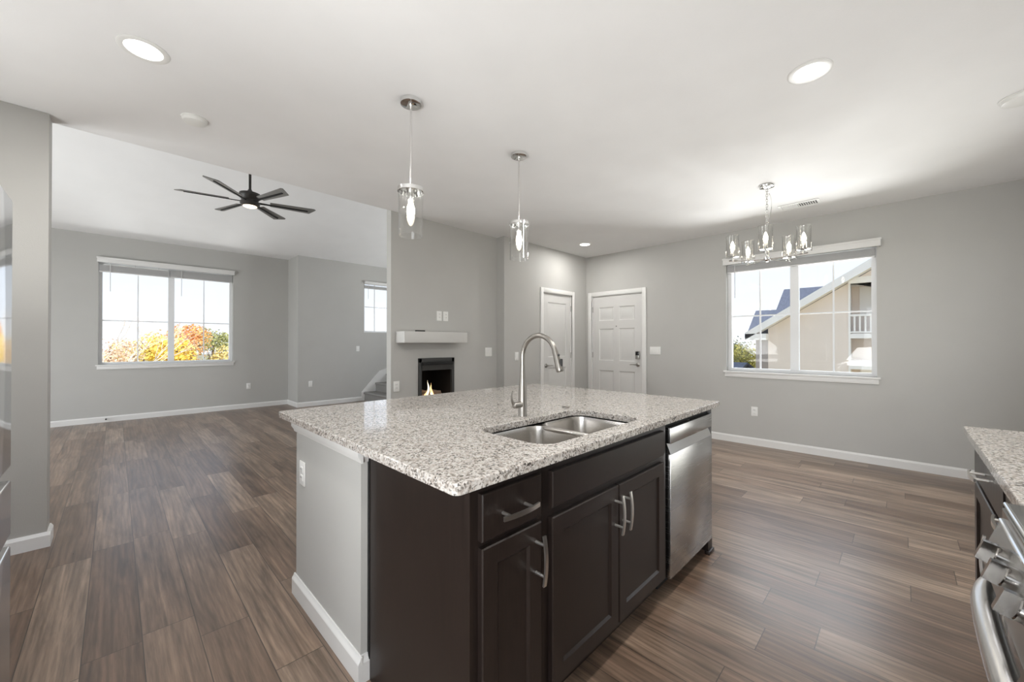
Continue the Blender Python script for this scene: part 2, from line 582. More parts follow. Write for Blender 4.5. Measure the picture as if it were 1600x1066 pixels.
def panel_front(mb, fn, u0, u1, z0, z1, back, panels, sink=0.008, slope=0.010, edge=0.003, raised=None):
    """A slab front: face at d=0, depth `back` (d grows into the slab), panels sunk by `sink` with sloped borders;
    raised=(inset, slope, height) lifts a field inside each panel."""
    e = edge
    for a, b, c, d in grid_cells(u0 + e, u1 - e, z0 + e, z1 - e, panels):
        mb.quad(fn(a, 0, c), fn(b, 0, c), fn(b, 0, d), fn(a, 0, d))
    o = [(u0, z0), (u1, z0), (u1, z1), (u0, z1)]
    i = [(u0 + e, z0 + e), (u1 - e, z0 + e), (u1 - e, z1 - e), (u0 + e, z1 - e)]
    for k in range(4):
        k2 = (k + 1) % 4
        mb.quad(fn(i[k][0], 0, i[k][1]), fn(i[k2][0], 0, i[k2][1]), fn(o[k2][0], e, o[k2][1]), fn(o[k][0], e, o[k][1]))
        mb.quad(fn(o[k][0], e, o[k][1]), fn(o[k2][0], e, o[k2][1]), fn(o[k2][0], back, o[k2][1]), fn(o[k][0], back, o[k][1]))
    mb.quad(*[fn(a, back, b) for a, b in o])
    def ring(r0, d0, r1, d1):
        p = [(r0[0], r0[2]), (r0[1], r0[2]), (r0[1], r0[3]), (r0[0], r0[3])]
        q = [(r1[0], r1[2]), (r1[1], r1[2]), (r1[1], r1[3]), (r1[0], r1[3])]
        for k in range(4):
            k2 = (k + 1) % 4
            mb.quad(fn(p[k][0], d0, p[k][1]), fn(p[k2][0], d0, p[k2][1]), fn(q[k2][0], d1, q[k2][1]), fn(q[k][0], d1, q[k][1]))
        return q
    ins = lambda r, t: (r[0] + t, r[1] - t, r[2] + t, r[3] - t)
    for p in panels:
        p1 = ins(p, slope)
        ring(p, 0, p1, sink)
        last, dd = p1, sink
        if raised:
            p2 = ins(p1, raised[0])
            ring(p1, sink, p2, sink)
            p3 = ins(p2, raised[1])
            ring(p2, sink, p3, sink - raised[2])
            last, dd = p3, sink - raised[2]
        mb.quad(fn(last[0], dd, last[2]), fn(last[1], dd, last[2]), fn(last[1], dd, last[3]), fn(last[0], dd, last[3]))
    return mb

def rrect(x0, x1, y0, y1, r, n=6):
    pts = []
    for cx, cy, a0 in ((x1 - r, y1 - r, 0), (x0 + r, y1 - r, PI / 2), (x0 + r, y0 + r, PI), (x1 - r, y0 + r, 1.5 * PI)):
        for k in range(n + 1):
            a = a0 + PI / 2 * k / n
            pts.append((cx + r * math.cos(a), cy + r * math.sin(a)))
    return pts

# ------------------------------------------------------------------ room dimensions
XR, YF, CE = 5.63, 9.135, 2.72          # right wall, far wall, kitchen ceiling
YS, YV = 8.51, 3.96                     # stair wall / vault spring, ceiling edge
XK, XL, YB = -1.10, -2.60, -0.83        # kitchen side wall, living side wall, range wall
TH = 0.14
SPRING, SLOPE = 3.02, 0.333
vz = lambda y: SPRING + max(0.0, YS - y) * SLOPE

fR = lambda u, d, z: (XR + d, u, z)
fF = lambda u, d, z: (u, YF + d, z)
fS = lambda u, d, z: (u, YS + d, z)
fC = lambda u, d, z: (u, 3.81 + d, z)

# floor, ground
struct('floor', MB().box(XL - TH, XR + TH, YB - TH, YF + TH, -0.12, 0.0), M['floor'], 'grey-brown wood plank floor running through the whole room', 'floor')
struct('ground', MB().box(-120, 120, -120, 200, -3.3, -3.1), M['ground'], 'dry pale ground outside below the windows', 'ground')

# walls
WIN_R = (0.19, 1.635, 0.915, 2.30)
DOOR_R = (2.795, 3.70, 0.0, 2.055)
struct('wall_right', wall(MB(), fR, YB - TH, YV, 0.0, CE + 0.02, TH, [WIN_R, DOOR_R]), M['wall'], 'long grey wall with the front door and the wide window', 'wall')
struct('wall_right_living', (lambda mb: (
    wall(mb, fR, YV, YS + TH, 0.0, 3.0, TH, [(5.45, 7.15, 1.25, 2.55)]),
    mb.prism([(YV, 3.0), (YS + TH, 3.0), (YS + TH, SPRING + .02), (YS, SPRING + .02), (YV, vz(YV) + .02)], lambda u, v, d: (XR + d, u, v), 0, TH))[0])(MB()),
    M['wall'], 'grey wall at the foot of the vaulted room behind the fireplace', 'wall')
WIN_F = (-0.193, 1.59, 0.925, 2.60)
struct('wall_far', wall(MB(), fF, XL - TH, 2.55, 0.0, SPRING + .04, TH, [WIN_F]), M['wall'], 'far grey wall with the wide window over autumn trees', 'wall')
struct('wall_jog', MB().box(2.55, 2.55 + TH, YS + TH, YF + TH, 0, SPRING + .04), M['wall'], 'narrow grey return between the far wall and the stair wall', 'wall')
WIN_S = (3.90, 4.78, 1.515, 2.66)
struct('wall_stairs', wall(MB(), fS, 2.55, XR + TH, 0.0, SPRING + .04, TH, [WIN_S]), M['wall'], 'grey wall beside the carpeted stairs with the small window', 'wall')
struct('wall_fireplace', (lambda mb: (
    wall(mb, lambda u, d, z: (u, 3.955 + d, z), 2.114, 3.69, 0.0, 2.72, 0.095, [(2.46, 2.945, 0.36, 1.10)]),
    mb.prism([(2.114, 2.72), (3.69, 2.72), (3.69, vz(4.0) + .03), (2.114, vz(4.0) + .03)], lambda u, v, d: (u, 3.955 + d, v), 0, 0.095))[0])(MB()),
    M['wall'], 'grey fireplace wall with the black firebox and the shelf', 'wall')
DOOR_C = (4.495, 5.215, 0.0, 2.045)
struct('wall_closet', wall(MB(), fC, 3.69, XR, 0.0, CE, 0.145, [DOOR_C]), M['wall'], 'grey wall with the narrow closet door near the corner', 'wall')
struct('wall_column', MB().box(XL - TH, -0.297, 3.81, YV, 0, CE, 0.004), M['wall'], 'grey wall end beside the refrigerator', 'wall')
struct('wall_kitchen', wall(MB(), lambda u, d, z: (XK - d, u, z), YB - TH, 3.81, 0.0, CE, TH, [(-0.62, 1.02, 0.06, 2.2), (2.38, 3.66, 0.06, 2.2)]), M['wall'], 'grey kitchen wall behind the refrigerator', 'wall')
struct('wall_range', wall(MB(), lambda u, d, z: (u, YB - d, z), XK, XR, 0.0, CE, TH, [(3.1, 5.0, 0.06, 2.2)]), M['wall'], 'grey kitchen wall behind the range', 'wall')
struct('wall_living', (lambda mb: (
    wall(mb, lambda u, d, z: (XL - d, u, z), YV, YF, 0.0, 2.6, TH, [(4.8, 7.6, 0.06, 2.3)]),
    mb.prism([(YV, 2.6), (YF + TH, 2.6), (YF + TH, SPRING + .04), (YS, SPRING + .04), (YV, vz(YV) + .04)], lambda u, v, d: (XL - d, u, v), 0, TH))[0])(MB()),
    M['wall'], 'grey living room wall with an added opening', 'wall')  # opening added out of view for the living room lamps
struct('wall_gable', MB().box(XL - TH, XR + TH, YV - 0.12, YV, CE + .14, vz(YV) + .04), M['wall'], 'grey upper wall above the edge of the kitchen ceiling', 'wall')

# ceilings
struct('ceiling', MB().box(XK - TH, XR + TH, YB - TH, YV, CE, CE + 0.14), M['ceiling'], 'flat white kitchen ceiling', 'ceiling')
struct('ceiling_vault', MB().prism([(YV - .1, vz(YV - .1)), (YS, SPRING), (YF + TH, SPRING), (YF + TH, SPRING + .14), (YS, SPRING + .14), (YV - .1, vz(YV - .1) + .14)],
       lambda u, v, d: (d, u, v), XL - TH, XR + TH), M['ceiling'], 'white vaulted ceiling over the living room', 'ceiling')

# baseboards
def base(name, segs, label):
    mb = MB()
    for x0, x1, y0, y1 in segs:
        mb.box(x0, x1, y0, y1, 0.0, 0.074)
        dx, dy = abs(x1 - x0), abs(y1 - y0)
        if dx < dy:
            wall_x = x1 if name in XWALL else x0
            fx = x0 if name in XWALL else x1
            mb.prism([(fx, 0.074), (wall_x, 0.074), (wall_x, 0.092), ((fx + wall_x * 2) / 3, 0.092)], lambda u, v, d: (u, d, v), y0, y1)
        else:
            mb.prism([(y0, 0.074), (y1, 0.074), (y1, 0.092), ((y0 + y1 * 2) / 3, 0.092)], lambda u, v, d: (d, u, v), x0, x1)
    return struct(name, mb, M['trim'], label, 'baseboard')
XWALL = {'baseboard_right', 'baseboard_corner', 'baseboard_jog', 'baseboard_return'}
BT = 0.016
base('baseboard_right', [(XR - BT, XR, YB, 2.73)], 'white baseboard along the long wall under the wide window')
base('baseboard_corner', [(XR - BT, XR, 3.77, 3.81)], 'short white baseboard in the corner by the front door')
base('baseboard_far', [(XL, 2.55, YF - BT, YF)], 'white baseboard under the far window')
base('baseboard_jog', [(2.55 - BT, 2.55, YS - BT, YF - BT)], 'short white baseboard on the wall return')
base('baseboard_stairs', [(2.55, 3.85, YS - BT, YS)], 'white baseboard leading to the stairs')
base('baseboard_fireplace', [(2.114, 2.44, 3.955 - BT, 3.955), (2.96, 3.69, 3.955 - BT, 3.955)], 'white baseboard at the foot of the fireplace wall')
base('baseboard_closet', [(3.69, 4.45, 3.81 - BT, 3.81), (5.265, XR - BT, 3.81 - BT, 3.81)], 'white baseboard on both sides of the closet door')
base('baseboard_column', [(-1.0, -0.297 + BT, 3.81 - BT, 3.81)], 'white baseboard wrapping the wall end by the refrigerator')
base('baseboard_wall_end', [(-0.297, -0.297 + BT, 3.81, YV + BT)], 'white baseboard on the narrow face of the wall end')

# ------------------------------------------------------------------ windows
def window(idx, fn, hole, label, mull=True, munt_u=(), munt_z=(), stool=True, head=0.0, frame_d=0.075):
    u0, u1, z0, z1 = hole
    root = thing('window_%d' % idx, fn((u0 + u1) / 2, 0, z0), label, 'window', None, 'structure')
    def bx(mb, a, b, d0, d1, c, d, bev=0.0):
        p, q = fn(a, d0, c), fn(b, d1, d)
        mb.box(min(p[0], q[0]), max(p[0], q[0]), min(p[1], q[1]), max(p[1], q[1]), c, d, bev)
    fd0, fd1 = frame_d, frame_d + 0.06
    w = 0.045
    f = MB()
    bx(f, u0, u0 + w, fd0, fd1, z0, z1); bx(f, u1 - w, u1, fd0, fd1, z0, z1)
    bx(f, u0 + w, u1 - w, fd0, fd1, z0, z0 + w * .8); bx(f, u0 + w, u1 - w, fd0, fd1, z1 - w, z1)
    um = (u0 + u1) / 2
    if mull:
        bx(f, um - 0.042, um + 0.042, fd0 - .008, fd1, z0 + w * .8, z1 - w)
    f.done('window_frame', M['vinyl'], root)
    sashes = [(u0 + w, um - .042), (um + .042, u1 - w)] if mull else [(u0 + w, u1 - w)]
    for a, b in sashes:
        g = MB()
        bx(g, a, b, fd0 + .024, fd0 + .030, z0 + w * .8, z1 - w)
        pane = g.done('pane', M['pane'], root, 0)
        m = MB()
        for t in munt_u:
            u = a + (b - a) * t
            bx(m, u - .008, u + .008, fd0 + .018, fd0 + .036, z0 + w * .8, z1 - w)
        for zz in munt_z:
            bx(m, a, b, fd0 + .019, fd0 + .035, zz - .008, zz + .008)
        m.done('muntin', M['vinyl'], root)
    if stool:
        s = MB()
        bx(s, u0 - .03, u1 + .03, -0.03, frame_d, z0 - .022, z0, 0.003)
        p = [fn(0, -0.03, z0 - .022), fn(0, 0, z0 - .022)]
        s2 = MB()
        bx(s, u0 - .015, u1 + .015, -0.016, -0.001, z0 - .075, z0 - .022, 0.003)
        s.done('window_sill', M['trim'], root)
        s2.bm.free()
    return root

window(1, fF, WIN_F, 'wide white double window in the far wall with autumn trees outside', True, (0.52,), (1.645,))
window(2, fR, WIN_R, 'wide white double window behind the chandelier with apartments outside', True, (0.5,), (1.622,))
window(3, fS, WIN_S, 'small white window high beside the stairs', False, (0.31,), (2.094,), False)
window(4, lambda u, d, z: (XL - d, u, z), (4.8, 7.6, 0.06, 2.3), 'wide unseen glazing added in the living room side wall', True, (), (), False)  # this and the later windows are unseen, added to let lamp light in
window(5, lambda u, d, z: (XK - d, u, z), (-0.62, 1.02, 0.06, 2.2), 'unseen glazing added in the kitchen side wall', True, (), (), False)

window(6, lambda u, d, z: (XK - d, u, z), (2.38, 3.66, 0.06, 2.2), 'unseen side glazing added in the kitchen wall beyond the refrigerator', True, (), (), False)

window(7, fR, (5.45, 7.15, 1.25, 2.55), 'unseen living room window added behind the fireplace wall', True, (), (), False)
window(8, lambda u, d, z: (u, YB - d, z), (3.1, 5.0, 0.06, 2.2), 'unseen glazing added in the dining corner', True, (), (), False)
struct('sun_block_slab', MB().box(2.2, 6.2, -4.9, YB - TH, 2.55, 2.70), M['fascia'], 'unseen flat slab added to keep sun off the dining corner glazing', 'roof')  # slab added out of view so no sun enters the dining opening

# blinds drawn up under their valances
def blind(fn, u0, u1, ztop, zbot, val_z, label, group, wand_u, wand_len, splits, vh=0.085):
    """valance over raised slat stacks; splits: list of (a, b, top, bottom) stacks."""
    root = thing('window_blind', fn((u0 + u1) / 2, 0, val_z), label, 'blind', group)
    def bx(mb, a, b, d0, d1, c, d, bev=0.0):
        p, q = fn(a, d0, c), fn(b, d1, d)
        mb.box(min(p[0], q[0]), max(p[0], q[0]), min(p[1], q[1]), max(p[1], q[1]), c, d, bev)
    v = MB()
    bx(v, u0, u1, -0.055, -0.042, val_z, val_z + vh, 0.003)
    bx(v, u0 - .006, u1 + .006, -0.062, -0.040, val_z + vh - .022, val_z + vh, 0.004)
    bx(v, u0, u0 + .012, -0.042, -0.001, val_z, val_z + vh)
    bx(v, u1 - .012, u1, -0.042, -0.001, val_z, val_z + vh)
    v.done('valance', M['trim'], root)
    for a, b, t, bo in splits:
        h = MB()
        bx(h, a, b, 0.004, 0.048, val_z + vh - .06, val_z + vh - .02)
        h.done('headrail', M['blind'], root)
        sl = MB()
        n = int((t - bo - .02) / 0.0075)
        for k in range(n):
            z = bo + .02 + k * 0.0075
            w = 0.0012 * ((k * 7) % 3 - 1)
            bx(sl, a, b, 0.003 + w, 0.050 + w, z, z + 0.004)
        sl.done('slat_stack', M['blind'], root)
        r = MB()
        bx(r, a, b, 0.003, 0.052, bo, bo + .016, 0.003)
        r.done('bottom_rail', M['blind'], root)
        for t3 in (.15, .5, .85):
            c = MB()
            uu = a + (b - a) * t3
            bx(c, uu - .003, uu + .003, 0.024, 0.030, t, val_z + vh - .055)
            c.done('lift_cord', M['blind'], root)
    for wu in wand_u:
        w = MB()
        w.cyl(fn(wu, -0.012, val_z + .02), fn(wu, -0.012, val_z + .02 - wand_len), 0.0045, seg=8)
        w.done('wand', M['blind'], root)
    return root
blind(fF, -0.21, 1.605, 2.6, 2.42, 2.572, 'raised pair of slatted blinds under a white valance on the far window', None, (-0.06, 0.83), 0.48,
      [(-0.185, 0.655, 2.545, 2.425), (0.685, 1.58, 2.57, 2.43)])
blind(fR, 0.155, 1.66, 2.32, 2.19, 2.285, 'raised slatted blind under a white valance behind the chandelier', None, (1.53,), 0.45,
      [(0.20, 1.625, 2.285, 2.185)])
blind(fS, 3.905, 4.775, 2.64, 2.53, 2.605, 'small raised blind at the top of the stair window', None, (3.99,), 0.36,
      [(3.91, 4.77, 2.575, 2.50)], 0.05)

# ------------------------------------------------------------------ doors
def casing(name, fn, hole, label, w=0.062):
    u0, u1, z0, z1 = hole
    mb = MB()
    def bx(a, b, c, d):
        p, q = fn(a, -0.017, c), fn(b, -0.0005, d)
        mb.box(min(p[0], q[0]), max(p[0], q[0]), min(p[1], q[1]), max(p[1], q[1]), c, d, 0.004)
    bx(u0 - w, u0 + .004, 0, z1 + w); bx(u1 - .004, u1 + w, 0, z1 + w); bx(u0 + .004, u1 - .004, z1 - .004, z1 + w)
    # jambs and stop
    for a, b, c, d in ((u0, u0 + .016, 0, z1), (u1 - .016, u1, 0, z1), (u0 + .016, u1 - .016, z1 - .016, z1)):
        p, q = fn(a, 0.0, c), fn(b, 0.135, d)
        mb.box(min(p[0], q[0]), max(p[0], q[0]), min(p[1], q[1]), max(p[1], q[1]), c, d)
    return struct(name, mb, M['trim'], label, 'door casing')
casing('trim_1', fR, DOOR_R, 'white casing around the six panel front door')
casing('trim_2', fC, DOOR_C, 'white casing around the narrow closet door')

def lever(root, fn, u, z, direction):
    h = MB()
    c = Vector(fn(u, -0.001, z)); out = (Vector(fn(u, -1, z)) - Vector(fn(u, 0, z)))
    h.lathe(c, [(0, 0), (0.032, 0), (0.032, 0.006), (0.026, 0.012), (0.011, 0.016), (0.011, 0.045), (0, 0.045)], 20, out)
    along = (Vector(fn(1, 0, z)) - Vector(fn(0, 0, z))) * direction
    p0 = c + out * 0.042
    h.tube([p0 - along * .008, p0 + along * 0.03, p0 + along * 0.075 + Vector((0, 0, .002)), p0 + along * 0.115 + Vector((0, 0, -.003))], 0.0085, 10, [1.1, 1.0, .85, .7])
    return h.done('lever_handle', M['hardware'], root)

def hinges(root, fn, u, zs):
    for z in zs:
        b = MB()
        b.cyl(fn(u, -0.006, z - .045), fn(u, -0.006, z + .045), 0.007, seg=10)
        p, q = fn(u - .010, -0.0015, z - .045), fn(u + .010, 0.003, z + .045)
        b.box(min(p[0], q[0]), max(p[0], q[0]), min(p[1], q[1]), max(p[1], q[1]), z - .045, z + .045)
        b.done('hinge', M['hardware'], root)

u0, u1, _, z1 = DOOR_R
root = thing('door_1', fR((u0 + u1) / 2, 0, 0), 'white six panel front door with keypad lock and lever', 'door', None, 'structure')
gR = lambda u, d, z: fR(u, d + 0.012, z)
a, b = u0 + .018, u1 - .018
W = b - a
cu = (a + b) / 2
pn = []
for s0, s1 in ((a + W * .135, a + W * .445), (a + W * .555, a + W * .865)):
    pn += [(s0, s1, 1.64, 1.86), (s0, s1, 0.99, 1.51), (s0, s1, 0.24, 0.83)]
panel_front(MB(), gR, a, b, 0.012, z1 - .018, 0.044, pn, 0.009, 0.014, 0.002, (0.018, 0.02, 0.006)).__class__
leaf = MB(); panel_front(leaf, gR, a, b, 0.012, z1 - .018, 0.044, pn, 0.009, 0.014, 0.002, (0.018, 0.02, 0.006))
leaf.done('door_leaf', M['door'], root, 20)
lever(root, gR, a + .065, 0.945, 1)
hinges(root, gR, b + .006, (0.28, 1.08, 1.83))
k = MB(); c = gR(a + .065, -0.012, 1.09)
k.box(c[0] - .012, c[0] + .012, c[1] - .034, c[1] + .034, 1.09 - .062, 1.09 + .062, 0.01, 3)
kp = k.done('keypad_lock', M['hardware'], root)
k = MB(); k.box(c[0] - .0145, c[0] - .011, c[1] - .028, c[1] + .028, 1.09 - .004, 1.09 + .054, 0.0015)
k.done('keypad_screen', M['black_glass'], kp)
k = MB(); k.cyl(gR(cu, -0.004, 1.545), gR(cu, 0.002, 1.545), 0.008, seg=12); k.done('peephole', M['black'], root)

u0, u1, _, z1 = DOOR_C
root = thing('door_2', fC((u0 + u1) / 2, 0, 0), 'narrow white two panel closet door in the corner wall', 'door', None, 'structure')
gC = lambda u, d, z: fC(u, d + 0.012, z)
a, b = u0 + .018, u1 - .018
leaf = MB(); panel_front(leaf, gC, a, b, 0.012, z1 - .018, 0.036, [(a + .115, b - .115, 1.06, 1.90), (a + .115, b - .115, 0.24, 0.90)], 0.009, 0.014, 0.002, (0.02, 0.03, 0.006))
leaf.done('door_leaf', M['door'], root, 20)
lever(root, gC, a + .065, 0.935, 1)
hinges(root, gC, b + .006, (0.28, 1.08, 1.83))

# ------------------------------------------------------------------ wall plates
def plate(fn, u, z, w, h, kind, label, group, n=1):
    """kind: 'outlet', 'switch' or 'blank'."""
    o = thing('wall_outlet' if kind == 'outlet' else 'light_switch', fn(u, 0, z), label, 'outlet' if kind == 'outlet' else 'switch', group)
    def bx(mb, a, b, d0, d1, c, d, bev=0.0):
        p, q = fn(a, d0, c), fn(b, d1, d)
        mb.box(min(p[0], q[0]), max(p[0], q[0]), min(p[1], q[1]), max(p[1], q[1]), c, d, bev)
    m = MB(); bx(m, u - w / 2, u + w / 2, -0.007, -0.0005, z - h / 2, z + h / 2, 0.0025); m.done('cover_plate', M['plate'], o)
    if kind == 'outlet':
        for s in (-1, 1):
            m = MB(); bx(m, u - .016, u + .016, -0.0095, -0.006, z + s * .02 - .0145, z + s * .02 + .0145, 0.002); r = m.done('socket', M['plate'], o)
            m = MB()
            for t in (-1, 1):
                bx(m, u + t * .0065 - .0012, u + t * .0065 + .0012, -0.0105, -0.009, z + s * .02 - .001, z + s * .02 + .007)
            m.done('slot', M['rubber'], r)
    else:
        for i in range(n):
            uu = u + (i - (n - 1) / 2) * 0.046
            m = MB(); bx(m, uu - .0165, uu + .0165, -0.0105, -0.006, z - .033, z + .033, 0.002); m.done('rocker', M['plate'], o)
    return o
G = 'wall outlets'
fK = lambda u, d, z: (u, 3.955 + d, z)
plate(fR, 1.316, 0.42, .072, .116, 'outlet', 'white wall outlet low below the wide window', G)
plate(fR, 2.597, 1.163, .165, .116, 'switch', 'wide white three rocker switch beside the front door', 'light switches', 3)
plate(fF, 1.85, 0.43, .072, .116, 'outlet', 'white wall outlet low on the far wall right of its window', G)
plate(fS, 2.785, 0.45, .072, .116, 'outlet', 'white wall outlet low on the stair wall', G)
plate(fS, 3.759, 1.153, .072, .116, 'switch', 'white switch on the stair wall under the small window', 'light switches', 1)
plate(fK, 2.741, 1.60, .072, .116, 'outlet', 'white outlet plate above the mantel, first of the pair from the stairs', G)
plate(fK, 2.835, 1.60, .072, .116, 'outlet', 'white outlet plate above the mantel, second of the pair from the stairs', G)
plate(fK, 3.535, 1.156, .118, .116, 'switch', 'square white double switch right of the fireplace', 'light switches', 2)
plate(fK, 2.178, 0.797, .072, .116, 'outlet', 'white outlet on the fireplace wall near the stairs', G)
plate(fC, 3.929, 1.09, .072, .116, 'switch', 'white switch on the wall left of the closet door', 'light switches', 1)

# door stop on the far baseboard
t = MB(); t.cyl((0.02 - .12, YF - BT, 0.055), (0.02 - .12, YF - BT - .07, 0.055), 0.006, seg=10); t.ball((-0.10, YF - BT - .072, 0.055), 0.011)
tag(t.done('door_stop', M['rubber'], None, 35, (-0.10, YF - BT, 0.055)), 'small dark door stop on the far baseboard', 'door stop')

# ------------------------------------------------------------------ staircase
st = thing('staircase', (4.3, 8.0, 0), 'grey carpeted stairs with white skirt rising behind the fireplace wall', 'staircase')
for k in range(5):
    x = 3.885 + 0.265 * k
    m = MB(); z = 0.19 * (k + 1)
    m.box(x + .02, 5.6, 7.45, YS - .02, z - .19, z - .002, 0.0)
    m.sweep([(x + .022, 7.45, z - .022), (x + .022, YS - .02, z - .022)], [(0.024 * math.cos(2 * PI * i / 14), 0.024 * math.sin(2 * PI * i / 14)) for i in range(14)])
    m.box(x + .02, x + .29, 7.45, YS - .02, z - .03, z + .001)
    m.done('step', M['carpet'], st)
m = MB()
m.prism([(3.845, 0), (5.6, 0), (5.6, 1.02), (4.30, 0.655), (4.30, 0.655), (4.262, 0.645), (3.862, 0.215), (3.845, 0.205)], lambda u, v, d: (u, d, v), YS - .019, YS - .001)
m.done('skirt_board', M['trim'], st)

# ------------------------------------------------------------------ fireplace
fp = thing('fireplace_insert', (2.7025, 3.955, 0.36), 'black gas fireplace insert burning logs in the grey wall', 'fireplace')
m = MB()
m.box(2.453, 2.489, 3.93, 3.965, 0.37, 1.095, 0.003); m.box(2.912, 2.952, 3.93, 3.965, 0.37, 1.095, 0.003)
m.box(2.453, 2.952, 3.93, 3.965, 1.045, 1.098, 0.003); m.box(2.453, 2.952, 3.93, 3.965, 0.362, 0.40, 0.003)
m.done('surround_frame', M['fire_frame'], fp)
m = MB(); m.box(2.485, 2.915, 3.905, 3.94, 1.018, 1.048, 0.003); m.done('louver', M['matte_black'], fp)
m = MB(); m.prism([(3.952, 0.955), (3.925, 0.955), (3.915, 1.018), (3.952, 1.025)], lambda u, v, d: (d, u, v), 2.487, 2.914); m.done('hood', M['fire_frame'], fp)
m = MB()
x0, x1, y0, y1, z0, z1 = 2.463, 2.942, 3.96, 4.42, 0.365, 1.06
m.quad((x0, y1, z0), (x1, y1, z0), (x1, y1, z1), (x0, y1, z1)); m.quad((x0, y0, z0), (x0, y1, z0), (x0, y1, z1), (x0, y0, z1))
m.quad((x1, y0, z0), (x1, y1, z0), (x1, y1, z1), (x1, y0, z1)); m.quad((x0, y0, z1), (x1, y0, z1), (x1, y1, z1), (x0, y1, z1))
m.box(x0, x1, y0, y1, z0 - .004, z0 + .20)
m.done('firebox', M['firebox'], fp, 0)
for (p, q, r) in (((2.50, 4.14, .62), (2.72, 4.08, .64), .035), ((2.66, 4.06, .61), (2.90, 4.15, .63), .034), ((2.58, 4.18, .68), (2.84, 4.06, .67), .028), ((2.53, 4.04, .595), (2.68, 4.01, .60), .026)):
    m = MB(); p, q = Vector(p), Vector(q)
    pts = [p.lerp(q, i / 6) + Vector((0, 0, .008 * math.sin(i * 2.1))) for i in range(7)]
    m.tube(pts, r, 10, [.75, 1, .92, 1.05, .95, 1, .7]); m.done('log', M['bark'], fp)
for i in range(9):
    m = MB(); m.ball((2.53 + i * .045, 4.03 + .03 * math.sin(i * 2.3), 0.585 + .012 * math.cos(i * 3.1)), 0.02, (1.2, 1, .7), 8); m.done('ember', M['ember'], fp)
def flame(x, y, z, h, r, lean, mat):
    m = MB(); pts, sc = [], []
    for i in range(12):
        t = i / 11
        pts.append((x + lean * t * t + .014 * math.sin(t * 5 + x * 40), y, z + h * t)); sc.append(max(.05, (math.sin(PI * min(1, t * .9 + .16))) ** .8 * (1 - t * .55)))
    m.sweep(pts, [(r * math.cos(2 * PI * k / 10), r * .45 * math.sin(2 * PI * k / 10)) for k in range(10)], (0, 1, 0), sc)
    m.done('flame', mat, fp)
flame(2.545, 4.06, .63, .10, .013, .025, M['flame']); flame(2.655, 4.07, .64, .185, .018, .012, M['flame_core'])
flame(2.725, 4.07, .63, .16, .019, -.03, M['flame']); flame(2.615, 4.05, .63, .07, .014, .0, M['flame']); flame(2.69, 4.04, .63, .06, .018, .01, M['flame_core'])

m = MB(); m.box(2.17, 3.025, 3.765, 3.954, 1.278, 1.402, 0.003)
tag(m.done('mantel_shelf', M['mantel'], None, 35, (2.6, 3.86, 1.278)), 'thick light grey mantel shelf above the fireplace', 'mantel')
m = MB(); m.box(2.34, 2.45, 3.80, 3.84, 1.4015, 1.418, 0.005)
tag(m.done('remote_control', M['rubber'], None, 35, (2.39, 3.82, 1.402)), 'small dark remote lying on the mantel shelf', 'remote')

# ------------------------------------------------------------------ kitchen island
IX0, IX1 = 0.606, 2.635
m = MB()
m.prism([(.655, 1.452), (2.585, 1.452), (2.585, 2.2), (2.465, 2.2), (2.465, 1.575), (.775, 1.575), (.775, 2.2), (.655, 2.2)], lambda u, v, d: (u, v, d), 0, .883)
struct('wall_island', m, M['wall'], 'low grey knee wall carrying the back of the island', 'knee wall')
m = MB()
x = 0.655 - BT
m.box(x, .655, 1.452 - BT, 2.2 + BT, 0, .074); m.box(.655, .683, 1.452 - BT, 1.452, 0, .074)
m.prism([(x, .074), (.655, .074), (.655, .098), (.650, .098), (.646, .086), (x + .003, .082)], lambda u, v, d: (u, d, v), 1.452 - BT, 2.2 + BT)
m.prism([(1.452 - BT, .074), (1.452, .074), (1.452, .098), (1.447, .098), (1.443, .086), (1.452 - BT + .003, .082)], lambda u, v, d: (d, u, v), .6555, .683)
struct('baseboard_island', m, M['trim'], 'white baseboard at the end of the island knee wall', 'baseboard')
m = MB()
pf = [(0, .884), (0, .822), (-.006, .822), (-.010, .835), (-.020, .850), (-.020, .884)]
m.prism(pf, lambda u, v, d: (.655 + u, d, v), 1.452 - .02, 2.22)
m.prism(pf, lambda u, v, d: (d, 1.452 + u, v), .655 - .001, .683)
struct('trim_3', m, M['trim'], 'white cap moulding under the granite at the island end', 'moulding')
fI = lambda u, d, z: (.655 + d, u, z)
plate(fI, 2.098, 0.632, .072, .116, 'outlet', 'white outlet on the end of the island knee wall', G)

def pull_v(root, x, yf, z, L=.155):
    """arched bar pull, upright, on a front at y = yf facing -Y"""
    m = MB(); pts = []
    for i in range(13):
        t = i / 12 * 2 - 1
        pts.append((x, yf - .034 - .008 * (1 - t * t) + .0, z + t * L / 2))
    m.sweep(pts, [(-.0065, -.003), (.0065, -.003), (.0065, .003), (-.0065, .003)], (0, -1, 0))
    for s in (-1, 1):
        m.cyl((x, yf + .001, z + s * L * .31), (x, yf - .040, z + s * L * .31), .0055, .0045, 10)
    return m.done('handle', M['nickel'], root)

def pull_h(root, x, yf, z, L=.15, sgn=-1):
    m = MB(); pts = []
    for i in range(13):
        t = i / 12 * 2 - 1
        pts.append((x + t * L / 2, yf + sgn * (.034 + .008 * (1 - t * t)), z))
    m.sweep(pts, [(-.0065, -.003), (.0065, -.003), (.0065, .003), (-.0065, .003)], (0, sgn, 0))
    for s in (-1, 1):
        m.cyl((x + s * L * .31, yf - sgn * .001, z), (x + s * L * .31, yf + sgn * .040, z), .0055, .0045, 10)
    return m.done('handle', M['nickel'], root)

